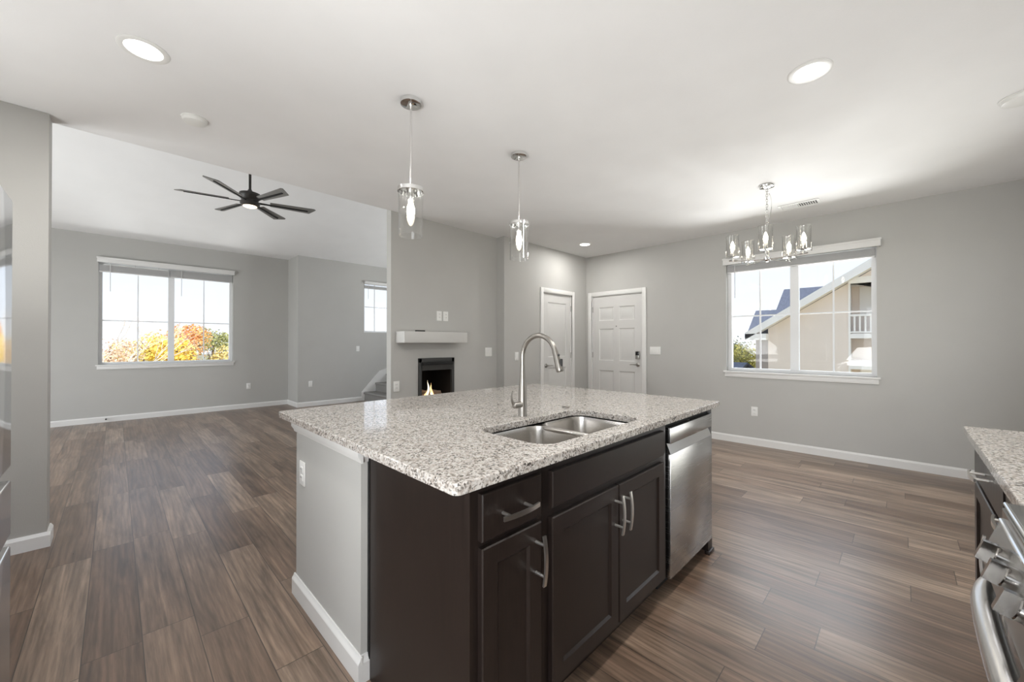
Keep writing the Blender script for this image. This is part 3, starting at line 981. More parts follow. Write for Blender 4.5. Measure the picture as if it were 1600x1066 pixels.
FY = 0.840   # face frame plane
DY = 0.820   # door fronts
fD = lambda u, d, z: (u, DY + d, z)
def carcass(x0, x1, y0, y1, left_panel=False):
    m = MB()
    m.box(x0, x1, y0, y1, 0.105, 0.883)
    m.box(x0 + (0 if left_panel else .001), x1 - .001, y0 + .07, y1, 0.0, 0.105)
    return m

c1 = thing('base_cabinet', (0.84, 1.14, 0), 'dark espresso single door cabinet at the near end of the island', 'cabinet', 'island base cabinets')
m = MB(); m.prism([(FY, .105), (FY, .883), (1.437, .883), (1.437, 0), (FY + .07, 0), (FY + .07, .105)], lambda u, v, d: (d, u, v), .683, .985)
m.done('body', M['cabinet'], c1)
m = MB(); m.box(.6805, .690, 1.437, 1.451, 0, .88); m.done('gap_shade_strip', M['matte_black'], c1)  # shade of the gap behind the cabinet, put in as a black strip
m = MB(); panel_front(m, fD, .712, .962, .722, .855, FY - DY, [], edge=.003); d = m.done('drawer', M['cabinet'], c1, 20)
pull_h(d, .836, DY, .783)
m = MB(); panel_front(m, fD, .712, .962, .135, .704, FY - DY, [(.768, .906, .191, .648)], .008, .009, .0035); d = m.done('door', M['cabinet'], c1, 20)
pull_v(d, .934, DY, .600)

c2 = thing('base_cabinet', (1.46, 1.14, 0), 'wide dark espresso two door sink cabinet in the middle of the island', 'cabinet', 'island base cabinets')
m = MB(); m.box(.986, 1.93, FY, .858, .105, .883); m.box(.986, 1.004, .862, 1.437, .105, .883); m.box(1.912, 1.93, .862, 1.437, .105, .883)
m.box(1.004, 1.912, .862, 1.437, .105, .125); m.box(1.004, 1.912, 1.42, 1.437, .125, .883); m.box(.986, 1.93, FY + .07, 1.43, 0, .105)
m.done('body', M['cabinet'], c2)
m = MB(); panel_front(m, fD, 1.018, 1.872, .728, .848, FY - DY, [], edge=.003); m.done('false_front', M['cabinet'], c2, 20)
for x0, x1, hx in ((1.018, 1.442, 1.414), (1.448, 1.872, 1.476)):
    m = MB(); panel_front(m, fD, x0, x1, .135, .696, FY - DY, [(x0 + .056, x1 - .056, .191, .640)], .008, .009, .0035); d = m.done('door', M['cabinet'], c2, 20)
    pull_v(d, hx, DY, .592)

dw = thing('dishwasher', (2.25, 1.1, 0), 'stainless dishwasher at the far end of the island', 'dishwasher')
m = MB(); m.box(1.954, 2.546, .85, 1.42, .10, .878); m.done('tub', M['matte_black'], dw)
m = MB(); m.box(1.953, 2.547, .822, .85, .094, .716, .003); m.done('door', M['steel'], dw)
m = MB(); m.box(1.953, 2.547, .822, .85, .768, .848, .003)
m.done('control_strip', M['steel'], dw)
m = MB()
m.quad((1.957, .846, .769), (2.543, .846, .769), (2.543, .824, .7155), (1.957, .824, .7155))
m.quad((1.957, .846, .769), (1.957, .824, .7155), (1.957, .85, .7155)); m.quad((2.543, .846, .769), (2.543, .85, .7155), (2.543, .824, .7155))
m.done('pocket_handle', M['tube_steel'], dw, 0)
m = MB(); m.box(1.97, 2.53, .90, .915, 0.005, .095); m.done('toe_kick', M['matte_black'], dw)

m = MB(); m.box(2.556, 2.583, .836, 1.45, 0, .883, .001)
m.box(2.515, 2.583, .834, .85, .0, .093); m.box(2.508, 2.592, .824, .852, 0, .022, .002); m.box(2.580, 2.592, .83, 1.45, 0, .022, .002)
tag(m.done('end_panel', M['cabinet'], None, 35, (2.57, 1.14, 0)), 'dark espresso end panel beside the dishwasher', 'cabinet panel')

# countertop with sink cut-out
SX0, SX1, SY0, SY1 = 1.056, 1.775, 0.884, 1.262
def slab(mb, outer, inner, z0, z1, ch=0.004):
    bm = mb.bm
    def ring(pts, z):
        return [bm.verts.new((x, y, z)) for x, y in pts]
    ins = lambda pts, k: pts
    cx = sum(p[0] for p in outer) / len(outer); cy = sum(p[1] for p in outer) / len(outer)
    def shrink(pts, t):
        r = []
        n = len(pts)
        for i in range(n):
            a, b = Vector(pts[i - 1]), Vector(pts[(i + 1) % n])
            tdir = (b - a).normalized()
            r.append((pts[i][0] - tdir.y * t, pts[i][1] + tdir.x * t))
        return r
    prof = [(0.0, z0), (0.0, z1 - ch), (ch * .3, z1 - ch * .3), (ch, z1)]
    rings = [ring(shrink(outer, t), z) for t, z in prof]
    irings = []
    if inner:
        irings = [ring(shrink(inner, -t), z) for t, z in prof]
    for rs in (rings, irings):
        for a, b in zip(rs, rs[1:]):
            for k in range(len(a)):
                bm.faces.new((a[k], a[(k + 1) % len(a)], b[(k + 1) % len(a)], b[k]))
    def edges(r):
        return [bm.edges.get((r[k], r[(k + 1) % len(r)])) for k in range(len(r))]
    for j in (0, -1):
        es = edges(rings[j]) + (edges(irings[j]) if inner else [])
        bmesh.ops.triangle_fill(bm, use_beauty=True, use_dissolve=False, edges=es)
    return mb
m = MB(); slab(m, rrect(IX0, IX1, .800, 2.34, .02, 5), rrect(SX0, SX1, SY0, SY1, .075, 7), .884, .914)
tag(m.done('island_countertop', M['granite'], None, 12, (1.62, 1.57, .884)), 'polished speckled grey granite top of the island with sink cut-out', 'countertop')

sk = thing('kitchen_sink', (1.42, 1.075, .70), 'stainless double bowl sink set under the island granite', 'sink')
def bowl(x0, x1, y0, y1, zt, zb, r):
    m = MB(); bm = m.bm
    rings = []
    for t, z, rr in ((-.012, zt, r + .012), (0, zt - .001, r), (.004, zt - .02, r), (.010, zb + .05, r), (.018, zb + .02, r), (.045, zb, r)):
        rings.append([bm.verts.new((x, y, z)) for x, y in rrect(x0 + t, x1 - t, y0 + t, y1 - t, max(.02, rr - max(t, 0) * .5), 8)])
    for a, b in zip(rings, rings[1:]):
        for k in range(len(a)):
            bm.faces.new((a[k], a[(k + 1) % len(a)], b[(k + 1) % len(a)], b[k]))
    bm.faces.new(rings[-1])
    return m
xd = 1.447
bowl(SX0 - .004, xd - .012, SY0 - .004, SY1 + .004, .8775, .70, .07).done('bowl', M['sink_steel'], sk)
bowl(xd + .012, SX1 + .004, SY0 - .004, SY1 + .004, .8775, .70, .07).done('bowl', M['sink_steel'], sk)
m = MB(); m.box(xd - .016, xd + .016, SY0 + .002, SY1 - .002, .855, .8765, .006, 3); 
for yy, sg in ((SY1 + .004, -1), (SY0 - .004, 1)):
    q = [(xd - .012 - .07 + .07 * math.cos(t_), yy + sg * .07 - sg * .07 * math.sin(t_)) for t_ in [PI / 2 * (1 - k / 8) for k in range(9)]]
    q += [(2 * xd - a_, b_) for a_, b_ in q[::-1]]
    m.prism(q, lambda u, v, d: (u, v, d), .870, .8765)
m.done('divider', M['sink_steel'], sk)
m = MB(); m.prism(rrect(SX0 - .02, SX1 + .02, SY0 - .02, SY1 + .02, .08, 6), lambda u, v, d: (u, v, d), .8785, .8835)
m.bm.faces.ensure_lookup_table()
m.bm.free()
for cx in ((SX0 + xd) / 2, (SX1 + xd) / 2):
    m = MB(); m.lathe((cx, 1.09, .7005), [(0, .001), (.02, .001), (.03, .004), (.045, .004), (.05, .0)], 24); m.done('drain', M['chrome'], sk)

fc = thing('kitchen_faucet', (1.415, 1.330, .914), 'tall gooseneck pull-down faucet in brushed nickel behind the sink', 'faucet')
m = MB()
m.lathe((1.415, 1.330, .914), [(0, 0), (.0215, 0), (.0215, .004), (.0205, .006), (.0205, .10), (.019, .13), (.0155, .18), (.0128, .23), (.0120, .25), (0, .25)], 28)
pts = [(1.415, 1.330, 1.14)]
R0 = .104
for i in range(21):
    a = PI - (PI * 0.92) * i / 20
    pts.append((1.415, 1.330 - R0 - R0 * math.cos(a), 1.205 + R0 * math.sin(a)))
m.tube(pts, .0120, 16, up=(1, 0, 0))
m.done('spout', M['faucet'], fc)
m = MB()
e = Vector(pts[-1]); d = (Vector(pts[-1]) - Vector(pts[-2])).normalized()
m.lathe(e - d * .01, [(0, 0), (.0125, 0), (.0135, .012), (.0145, .04), (.0175, .085), (.0175, .098), (.015, .102), (0, .102)], 24, d)
sh = m.done('spray_head', M['faucet'], fc)
m = MB(); side = Vector((1, 0, 0)); fwd = d.cross(side).normalized()
if fwd.y > 0: fwd = -fwd
c0 = e + d * .055 + fwd * .016
m.box(c0.x - .007, c0.x + .007, c0.y - .006, c0.y + .003, c0.z - .020, c0.z + .018, .003)
c0 = e + d * .018 + fwd * .014
m.ball(c0, .006)
m.done('spray_button', M['rubber'], sh)
m = MB()
m.cyl((1.40, 1.33, .972), (1.357, 1.33, .972), .0165, .0150, 20)
m.ball((1.357, 1.33, .972), .015, (.6, 1, 1))
m.tube([(1.360, 1.33, .976), (1.347, 1.33, .985), (1.341, 1.33, 1.0), (1.340, 1.33, 1.02), (1.345, 1.33, 1.043)], .0062, 10, [1.5, 1.25, 1.0, .85, .6], up=(0, 1, 0))
m.done('lever', M['faucet'], fc)
m = MB(); m.lathe((1.768, 1.332, .9145), [(0, 0), (.021, 0), (.021, .004), (.017, .0065), (0, .007)], 24)
tag(m.done('air_switch_button', M['faucet'], None, 35, (1.768, 1.332, .9145)), 'small round metal button on the granite behind the sink', 'button')

# ------------------------------------------------------------------ opposite counter, cabinet, range
m = MB(); slab(m, rrect(1.436, 2.592, YB + .002, -.186, .006, 3), None, .884, .914)
tag(m.done('counter_slab', M['granite'], None, 12, (2.0, -.5, .884)), 'speckled granite worktop beside the range', 'countertop')
fO = lambda u, d, z: (u, -.212 - d, z)
def opp_cab(x0, x1, hx, label):
    c = thing('base_cabinet', ((x0 + x1) / 2, -.5, 0), label, 'cabinet', 'cabinets beside the range')
    m = MB(); m.box(x0, x1, YB + .004, -.234, .105, .883); m.box(x0, x1, YB + .004, -.30, 0, .105); m.done('body', M['cabinet'], c)
    m = MB(); panel_front(m, fO, x0 + .025, x1 - .012, .722, .855, .021, [], edge=.003); d = m.done('drawer', M['cabinet'], c, 20)
    pull_h(d, hx, -.212, .79, .15, 1)
    m = MB(); panel_front(m, fO, x0 + .025, x1 - .012, .135, .700, .021, [(x0 + .081, x1 - .068, .191, .644)], .008, .009, .0035); d = m.done('door', M['cabinet'], c, 20)
    m = MB(); pts = [(x0 + .055, -.212 + .034 + .008 * (1 - (i / 6 - 1) ** 2), .52 + .155 * i / 12) for i in range(13)]
    m.sweep(pts, [(-.0065, -.003), (.0065, -.003), (.0065, .003), (-.0065, .003)], (0, 1, 0))
    for z in (.55, .645):
        m.cyl((x0 + .055, -.213, z), (x0 + .055, -.174, z), .0055, .0045, 10)
    m.done('handle', M['nickel'], d)
opp_cab(1.846, 2.548, 2.20, 'dark espresso cabinet under the far part of the worktop by the range')
opp_cab(1.440, 1.844, 1.645, 'narrow dark espresso cabinet between the range and its neighbour')

rg = thing('gas_range', (1.05, -.5, 0), 'stainless gas range with chrome knobs at the frame edge', 'range')
RX0, RX1 = .674, 1.432
m = MB(); m.box(RX0, RX1, YB + .01, -.19, .03, .895, .004); m.done('body', M['steel'], rg)
m = MB(); m.box(RX0, RX1, YB + .01, -.166, .895, .909, .004); m.box(RX0, RX1, -.19, -.160, .868, .897, .003); ct = m.done('cooktop', M['range_steel'], rg)
m = MB(); m.prism([(-.19, .868), (-.158, .868), (-.128, .778), (-.19, .778)], lambda u, v, d: (d, u, v), RX0, RX1); m.done('control_panel', M['range_steel'], rg)
m = MB(); m.tube([(RX0, -.160, .866), (RX1, -.160, .866)], .0055, 10); m.tube([(RX0, -.166, .905), (RX1, -.166, .905)], .0045, 10); m.done('edge_trim', M['chrome'], rg)
m = MB(); m.box(RX0 + .003, RX1 - .003, -.19, -.166, .23, .77, .004); od = m.done('oven_door', M['range_steel'], rg)
m = MB(); m.box(RX0 + .10, RX1 - .10, -.168, -.1645, .36, .66, .001); m.done('oven_window', M['black_glass'], od)
m = MB(); pts = []
for i in range(25):
    t = i / 24 * 2 - 1
    pts.append(((RX0 + RX1) / 2 + t * .352, -.112 - .040 * abs(t) ** 6 - .012 * t * t, .742))
m.tube(pts, .0195, 18)
m.box(RX0 + .02, RX0 + .05, -.17, -.145, .728, .756, .003); m.box(RX1 - .05, RX1 - .02, -.17, -.145, .728, .756, .003)
m.done('door_handle', M['tube_steel'], od)
m = MB(); m.box(RX0 + .003, RX1 - .003, -.19, -.168, .05, .22, .004); m.done('storage_drawer', M['steel'], rg)
ax = Vector((0, .95, .316)).normalized()
for kx in (.775, .855, 1.075, 1.205, 1.310):
    c = Vector((kx, -.1515, .820))
    m = MB(); m.lathe(c, [(0, 0), (.026, 0), (.026, .004), (.0215, .006), (.0215, .017), (.020, .019), (0, .019)], 28, ax)
    kb = m.done('knob', M['knob'], rg)
    m = MB()
    s = Vector((1, 0, 0)); up = s.cross(ax).normalized()
    if up.z < 0: up = -up
    def kp_(a, b_, h): return c + s * a + up * b_ + ax * h
    w, L1 = .0075, .022
    for poly in ([(-L1, .016), (L1, .016), (L1 * .92, .039), (-L1 * .92, .039)],):
        m.prism(poly, lambda u, v, dd: kp_(dd, u, v), -w, w)
    m.done('knob_grip', M['knob'], kb)
for gx in (.80, 1.05, 1.30):
    m = MB(); w = .115
    for yy in (-.72, -.47, -.23):
        m.box(gx - w, gx + w, yy - .006, yy + .006, .925, .938, .002)
    for xx in (-w, 0, w):
        m.box(gx + xx - .006, gx + xx + .006, -.726, -.224, .925, .938, .002)
    for xx in (-w, w):
        for yy in (-.72, -.23):
            m.box(gx + xx - .007, gx + xx + .007, yy - .007, yy + .007, .909, .926)
    m.done('grate', M['matte_black'], rg)
    for yy in (-.60, -.35):
        m = MB(); m.lathe((gx, yy, .909), [(0, .014), (.03, .014), (.038, .010), (.042, 0)], 20); m.done('burner', M['black'], rg)

# ------------------------------------------------------------------ refrigerator
fr = thing('refrigerator', (-.65, 1.73, 0), 'tall polished steel french door refrigerator at the frame edge', 'refrigerator')
FX = -.25
m = MB(); m.box(-1.06, FX - .085, 1.262, 2.178, .03, 1.765, .004); m.done('body', M['bronze'], fr)
for y0, y1 in ((1.264, 1.717), (1.723, 2.178)):
    m = MB(); m.box(FX - .08, FX, y0, y1, .845, 1.768, .012, 4); m.done('door', M['fridge_steel'], fr)
m = MB(); m.box(FX - .08, FX, 1.264, 2.178, .615, .803, .006, 3); m.done('drawer', M['fridge_steel'], fr)
m = MB(); m.box(FX - .08, FX, 1.264, 2.178, .06, .578, .006, 3); m.done('drawer', M['fridge_steel'], fr)
for z0, z1 in ((.795, .853), (.572, .622)):
    m = MB(); m.box(FX - .075, FX - .035, 1.27, 2.172, z0, z1); m.done('pocket_grip', M['matte_black'], fr)
m = MB(); m.box(FX - .10, FX - .03, 1.28, 2.16, 0.0, .055); m.done('toe_grille', M['matte_black'], fr)

# ------------------------------------------------------------------ ceiling fittings
def can(x, y, label, power=17.0):
    o = thing('recessed_light', (x, y, CE), label, 'ceiling light', 'recessed ceiling lights')
    m = MB(); m.lathe((x, y, CE), [(.071, -.001), (.074, -.005), (.092, -.006), (.099, -.003), (.099, -.0005)], 40); m.done('trim_ring', M['plate'], o)
    m = MB(); m.lathe((x, y, CE - .003), [(0, 0), (.0725, 0)], 32); m.done('lens', M['led'], o, 0)
    l = lamp('ceiling_beam', 'AREA', (x, y, CE - .012), power, size=.14, color=(1.0, .975, .94), shape='DISK')
    return o
CAN_W = 17.0
can(.093, 2.65, 'round recessed light in the ceiling above the refrigerator side')
can(2.60, .345, 'round recessed light in the ceiling near the range side')
can(4.837, 3.294, 'small round recessed light near the front door corner', 11.0)
for x, y in ((.093, .345), (1.35, .345)):  # two lamps added above the view, without fittings, to brighten the room
    lamp('ceiling_beam', 'AREA', (x, y, CE - .012), CAN_W * .5, size=.14, color=(1.0, .975, .94), shape='DISK')

m = MB(); m.lathe((.355, 3.238, CE), [(0, -.030), (.045, -.030), (.060, -.024), (.066, -.008), (.070, -.007), (.070, 0)], 32)
tag(m.done('smoke_detector', M['plate'], None, 35, (.355, 3.238, CE)), 'small white smoke detector near the edge of the flat ceiling', 'smoke detector', 'smoke detectors')
m = MB(); m.lathe((3.74, -.50, CE), [(0, -.035), (.055, -.035), (.075, -.026), (.082, -.008), (.088, -.007), (.088, 0)], 32)
tag(m.done('smoke_detector', M['plate'], None, 35, (3.74, -.50, CE)), 'white smoke detector on the ceiling cut by the frame edge', 'smoke detector', 'smoke detectors')

vt = thing('air_vent', (5.02, .76, CE), 'white slotted air vent in the ceiling above the window', 'air vent')
m = MB(); x0, x1, y0, y1 = 4.93, 5.11, .585, .935
m.box(x0, x1, y0, y0 + .025, CE - .008, CE - .0005, .002); m.box(x0, x1, y1 - .025, y1, CE - .008, CE - .0005, .002)
m.box(x0, x0 + .03, y0 + .025, y1 - .025, CE - .008, CE - .0005, .002); m.box(x1 - .03, x1, y0 + .025, y1 - .025, CE - .008, CE - .0005, .002)
m.done('vent_frame', M['plate'], vt)
m = MB(); n = 15
for i in range(n):
    y = y0 + .03 + (y1 - y0 - .06) * (i + .5) / n
    sg = -.007 if i < n / 2 else .007
    m.prism([(y - sg, CE - .002), (y - sg + .0022, CE - .002), (y + sg + .0022, CE - .012), (y + sg, CE - .012)], lambda u, v, d: (d, u, v), x0 + .03, x1 - .03)
m.done('louver_slats', M['plate'], vt)
m = MB(); m.box(x0 + .02, x1 - .02, y0 + .02, y1 - .02, CE - .0015, CE - .0008); m.done('vent_backing', M['rubber'], vt)

# pendants
def pendant():
    x = y = 0.0
    o = thing('pendant_light', (0, 0, CE), '', 'pendant light', 'pendant lights over the island')
    o['_o'] = (0, 0, CE)
    m = MB(); m.lathe((0, 0, CE), [(0, -.026), (.052, -.026), (.061, -.022), (.063, -.001), (.063, 0)], 36); m.done('canopy', M['chrome'], o)
    m = MB(); m.cyl((0, 0, CE - .045), (0, 0, CE - .025), .009, seg=14); m.cyl((0, 0, 2.205), (0, 0, CE - .04), .0062, seg=12); m.done('rod', M['tube_steel'], o)
    m = MB(); m.lathe((0, 0, 2.17), [(.006, .045), (.014, .043), (.020, .034), (.068, .030), (.0775, .026), (.0775, .004), (.0745, .002), (.0735, .018), (.030, .018), (.022, -.004), (.022, -.045), (0, -.045)], 40)
    m.done('cap', M['chrome'], o)
    m = MB(); m.lathe((0, 0, 1.912), [(.0705, .262), (.0705, .004), (.0715, 0), (.0685, 0), (.0675, .004), (.0675, .262)], 40, close=True); m.done('glass_shade', M['lamp_glass'], o)
    m = MB(); m.lathe((0, 0, 2.0), [(0, 0), (.008, .004), (.017, .022), (.024, .055), (.0225, .080), (.015, .105), (.013, .128)], 20); m.done('bulb', M['filament'], o)
    return o
pd = pendant()
P1, P2 = (1.239, 2.08, CE), (2.171, 2.078, CE)
pd.location = P1
pd['label'] = 'clear glass cylinder pendant over the near half of the island'
dup(pd, P2, 'clear glass cylinder pendant over the island half by the front door')

# chandelier
CX, CY, CZ = 4.205, .878, 2.045
ch = thing('chandelier', (CX, CY, CE), 'chrome five light chandelier with clear glass shades before the window', 'chandelier')
m = MB(); m.lathe((CX, CY, CE), [(0, -.028), (.02, -.028), (.058, -.018), (.064, -.004), (.064, 0)], 36); m.done('canopy', M['chrome'], ch)
m = MB()
zc = CE - .03
i = 0
rnd = random.Random(3)
while zc > 2.43:
    pts = [(.0085 * math.cos(a_) , .016 * math.sin(a_)) for a_ in [2 * PI * k / 14 for k in range(15)]]
    if i % 2: ring = [(CX + p_, CY, zc - .014 + q_) for p_, q_ in pts]
    else: ring = [(CX, CY + p_, zc - .014 + q_) for p_, q_ in pts]
    m.tube(ring, .0026, 6, up=(1, .3, .2) if i % 2 else (.3, 1, .2))
    zc -= .0235; i += 1
# slack wire loop beside the chain
m.tube([(CX + .012 * math.sin(t_ * 9) + .02 * math.sin(t_ * PI), CY - .035 * math.sin(t_ * PI), CE - .03 - .30 * t_) for t_ in [k / 20 for k in range(21)]], .0028, 6, up=(1, 0, 0))
m.done('chain', M['chrome'], ch)
m = MB(); m.lathe((CX, CY, CZ - .03), [(0, 0), (.010, .002), (.014, .012), (.026, .022), (.028, .040), (.016, .05), (.012, .08), (.018, .10), (.012, .12), (.0085, .14), (.0085, .36), (.015, .365), (.015, .375), (.006, .38), (.006, .43), (0, .43)], 24)
m.done('stem', M['chrome'], ch)
for k5 in range(5):
    a_ = math.radians(45.8 + 72 * k5)
    dv = Vector((math.cos(a_), math.sin(a_), 0))
    R_ = .282
    e = Vector((CX, CY, CZ)) + dv * R_
    m = MB(); m.tube([Vector((CX, CY, CZ)) + dv * .015, Vector((CX, CY, CZ - .004)) + dv * .15, e + dv * .03], .0062, 10)
    m.cyl(e + Vector((0, 0, -.004)), e + Vector((0, 0, .03)), .010, seg=14)
    arm = m.done('arm', M['chrome'], ch)
    m = MB(); m.lathe(e + Vector((0, 0, .022)), [(0, 0), (.03, .001), (.056, .006), (.058, .010), (.03, .009), (.012, .010), (.012, .065), (0, .066)], 28)
    for k in range(4):
        b_ = 2 * PI * k / 4 + .5
        q = e + Vector((.0575 * math.cos(b_), .0575 * math.sin(b_), 0))
        m.cyl(q + Vector((0, 0, .02)), q + Vector((0, 0, .085)), .0035, seg=8); m.ball(q + Vector((0, 0, .088)), .005, seg=8)
    m.done('candle_cup', M['chrome'], arm)
    m = MB(); m.lathe(e + Vector((0, 0, .034)), [(.0535, 0), (.0535, .190), (.0585, .202), (.0565, .204), (.0505, .190), (.0505, 0)], 32, close=True); m.done('glass_shade', M['lamp_glass'], arm)
    m = MB(); m.lathe(e + Vector((0, 0, .087)), [(0, 0), (.009, 0), (.012, .012), (.019, .035), (.017, .058), (.008, .085), (0, .098)], 16); m.done('bulb', M['filament'], arm)

# ceiling fan
FXc, FYc, FZ = 1.10, 5.395, 2.92
fan = thing('ceiling_fan', (FXc, FYc, vz(FYc)), 'dark six blade ceiling fan hanging from the vault', 'ceiling fan')
m = MB(); m.cyl((FXc, FYc, FZ + .10), (FXc, FYc, vz(FYc) - .03), .0135, seg=16); m.lathe((FXc, FYc, FZ + .10), [(.03, 0), (.03, .02), (.0137, .05)], 20); m.done('downrod', M['bronze'], fan)
m = MB(); m.lathe((FXc, FYc, vz(FYc) - .08), [(0, 0), (.03, 0), (.062, .04), (.068, .10), (.068, .12)], 28); m.done('canopy', M['bronze'], fan)
m = MB(); m.lathe((FXc, FYc, FZ - .05), [(0, 0), (.075, 0), (.098, .02), (.100, .045), (.085, .055), (.085, .075), (.10, .09), (.112, .115), (.105, .145), (.05, .165), (.03, .175), (0, .175)], 36); m.done('motor_housing', M['bronze'], fan)
m = MB(); m.lathe((FXc, FYc, FZ - .055), [(0, -.014), (.045, -.010), (.068, .0), (.070, .004)], 30); m.done('fan_lens', M['warm_led'], fan)
for deg in (12.0 + 60 * k for k in range(6)):
    a_ = math.radians(deg - 24)
    d = Vector((math.cos(a_), math.sin(a_), 0)); s = Vector((-math.sin(a_), math.cos(a_), 0))
    pit = math.radians(11)
    up = s * math.sin(pit) + Vector((0, 0, 1)) * math.cos(pit)
    sd = s * math.cos(pit) - Vector((0, 0, 1)) * math.sin(pit)
    o0 = Vector((FXc, FYc, FZ + .005))
    def bp(u, v, t): return o0 + d * u + sd * v + up * t
    m = MB(); m.prism([(.20, -.045), (.665, -.068), (.685, -.05), (.62, .062), (.20, .042)], bp, -.004, .004); bl = m.done('blade', M['fan_blade'], fan)
    m = MB(); m.prism([(.085, -.018), (.20, -.012), (.60, -.009), (.60, .009), (.20, .012), (.085, .018)], bp, -.012, -.0042); m.done('blade_arm', M['matte_black'], bl)

# ------------------------------------------------------------------ outside
def tree(x, y, ztop, rad, mat, label, n=1300, leaf=.20, group='autumn trees beyond the far window', squash=1.0, base_z=-3.1, seed=0):
    rn = random.Random(seed * 31 + int(x * 13) + int(y * 7))
    o = thing('autumn_tree', (x, y, base_z), label, 'tree', group)
    h = ztop - base_z
    m = MB(); m.tube([(x, y, base_z), (x + .06, y, base_z + h * .3), (x - .05, y + .04, base_z + h * .6), (x, y, ztop - rad * .5)], .16, 8, [1, .8, .55, .15], up=(0, 1, 0))
    for k in range(7):
        a_ = rn.uniform(0, 2 * PI); z0 = base_z + h * rn.uniform(.35, .65)
        m.tube([(x, y, z0), (x + math.cos(a_) * rad * .4, y + math.sin(a_) * rad * .4, z0 + h * .12), (x + math.cos(a_) * rad * .75, y + math.sin(a_) * rad * .75, z0 + h * .24)], .06, 6, [1, .6, .2], up=(0, 1, .1))
    m.done('trunk', M['bark'], o)
    m = MB(); bm = m.bm
    lobes = [(Vector((x, y, ztop - rad * squash)), rad * .8)]
    for k in range(9):
        a_ = rn.uniform(0, 2 * PI); b_ = rn.uniform(-.7, .85)
        rr = rad * rn.uniform(.32, .5)
        c_ = Vector((x + math.cos(a_) * (rad - rr) * math.sqrt(1 - b_ * b_), y + math.sin(a_) * (rad - rr) * math.sqrt(1 - b_ * b_), ztop - rad * squash + b_ * (rad - rr) * squash))
        lobes.append((c_, rr))
    for k in range(int(n * 1.8)):
        c_, rr = rn.choice(lobes)
        v = Vector((rn.gauss(0, 1), rn.gauss(0, 1), rn.gauss(0, 1))).normalized()
        p = c_ + Vector((v.x, v.y, v.z * squash)) * rr * rn.uniform(.72, 1.05)
        nrm = (v + Vector((rn.uniform(-.8, .8), rn.uniform(-.8, .8), rn.uniform(-.8, .8)))).normalized()
        t1 = nrm.orthogonal().normalized(); t2 = nrm.cross(t1)
        s_ = leaf * .72 * rn.uniform(.6, 1.3)
        bm.faces.new([bm.verts.new(p + t1 * s_ * .5), bm.verts.new(p + t2 * s_ * .34), bm.verts.new(p - t1 * s_ * .5), bm.verts.new(p - t2 * s_ * .34)])
    m.done('foliage', mat, o, 0)
    return o
def far_tree(x, ztop, rad, depth, mat, label, n, leaf):
    """x, ztop, rad as they measure at 26 m; the tree stands at `depth` metres."""
    k = depth / 26.0
    return tree(x * k, depth, 1.272 + (ztop - 1.272) * k, rad * k, mat, label, n, leaf * k)
far_tree(-4.6, 2.6, 2.2, 26, M['leaf_orange'], 'orange tree standing beyond the wall end', 1300, .2)
far_tree(-.15, 1.80, 1.35, 22, M['leaf_pale'], 'pale orange tree at the left end of the far window view', 1100, .15)
far_tree(1.70, 2.28, 1.45, 27, M['leaf_yellow'], 'bright yellow tree filling the left pane of the far window', 1700, .17)
far_tree(.80, 1.85, 1.25, 36, M['leaf_olive'], 'olive gold tree between the pale and the yellow trees', 1000, .15)
far_tree(2.80, 2.45, 1.15, 31, M['leaf_orange'], 'orange tree behind the mullion of the far window', 1300, .15)
far_tree(3.70, 2.25, 1.15, 39, M['leaf_green'], 'green tree in the right pane of the far window', 1300, .15)
far_tree(4.50, 1.50, 1.25, 27, M['leaf_olive'], 'low golden tree at the right end of the far window view', 1300, .17)

def bare_tree(x, y, label):
    rn = random.Random(5)
    o = thing('bare_tree', (x, y, -3.1), label, 'tree')
    m = MB()
    def grow(p, d, L, r, lev):
        q = p + d * L
        mid = p + d * L * .5 + Vector((rn.uniform(-.06, .06), rn.uniform(-.06, .06), 0)) * L
        m.tube([p, mid, q], r, 5, [1, .8, .6], up=(.3, 1, .2))
        if lev:
            for k in range(3):
                nd = (d + Vector((rn.uniform(-.7, .7), rn.uniform(-.5, .5), rn.uniform(-.1, .55)))).normalized()
                grow(p + d * L * rn.uniform(.55, 1), nd, L * rn.uniform(.6, .78), r * .6, lev - 1)
    grow(Vector((x, y, -3.1)), Vector((.02, 0, 1)), 2.6, .07, 0)
    for k in range(4):
        grow(Vector((x + .04, y, -.6)), Vector((-.5 + .5 * k, .1, .9)).normalized(), 1.5, .022, 4)
    m.done('branches', M['pale_bark'], o)
bare_tree(-.35, 19, 'pale bare branched tree at the left edge of the far window view')

# apartments seen through the wide window
ap = thing('apartment_building', (15, 0, -3.1), 'beige gabled apartment building with white balconies and dark roof', 'building')
bx = 13.5
rk = lambda y: 1.44 + (3.2 - y) * 0.64           # rake height along the gable
m = MB()
HY = (0.98, -1.9)
m.prism([(2.80, -3.1), (HY[0], -3.1), (HY[0], rk(HY[0])), (2.80, rk(2.80))], lambda u, v, d: (d, u, v), bx, bx + .25)
m.prism([(HY[0], 2.82), (HY[0], rk(HY[0])), (0.0, rk(0.0) ), (-3.0, rk(0.0) - 1.87), (-3.0, -3.1), (HY[1], -3.1), (HY[1], 2.82)], lambda u, v, d: (d, u, v), bx, bx + .25)
m.box(bx + .25, bx + 2.2, 2.55, 2.80, -3.1, 1.6)
m.done('gable_wall', M['stucco'], ap, 0)
m = MB(); m.box(bx + .75, bx + .9, HY[1], HY[0], -3.1, 3.0); m.box(bx + .25, bx + .75, HY[0], HY[0] + .1, -3.1, 3.0); m.done('recess_wall', M['stucco'], ap, 0)
m = MB()
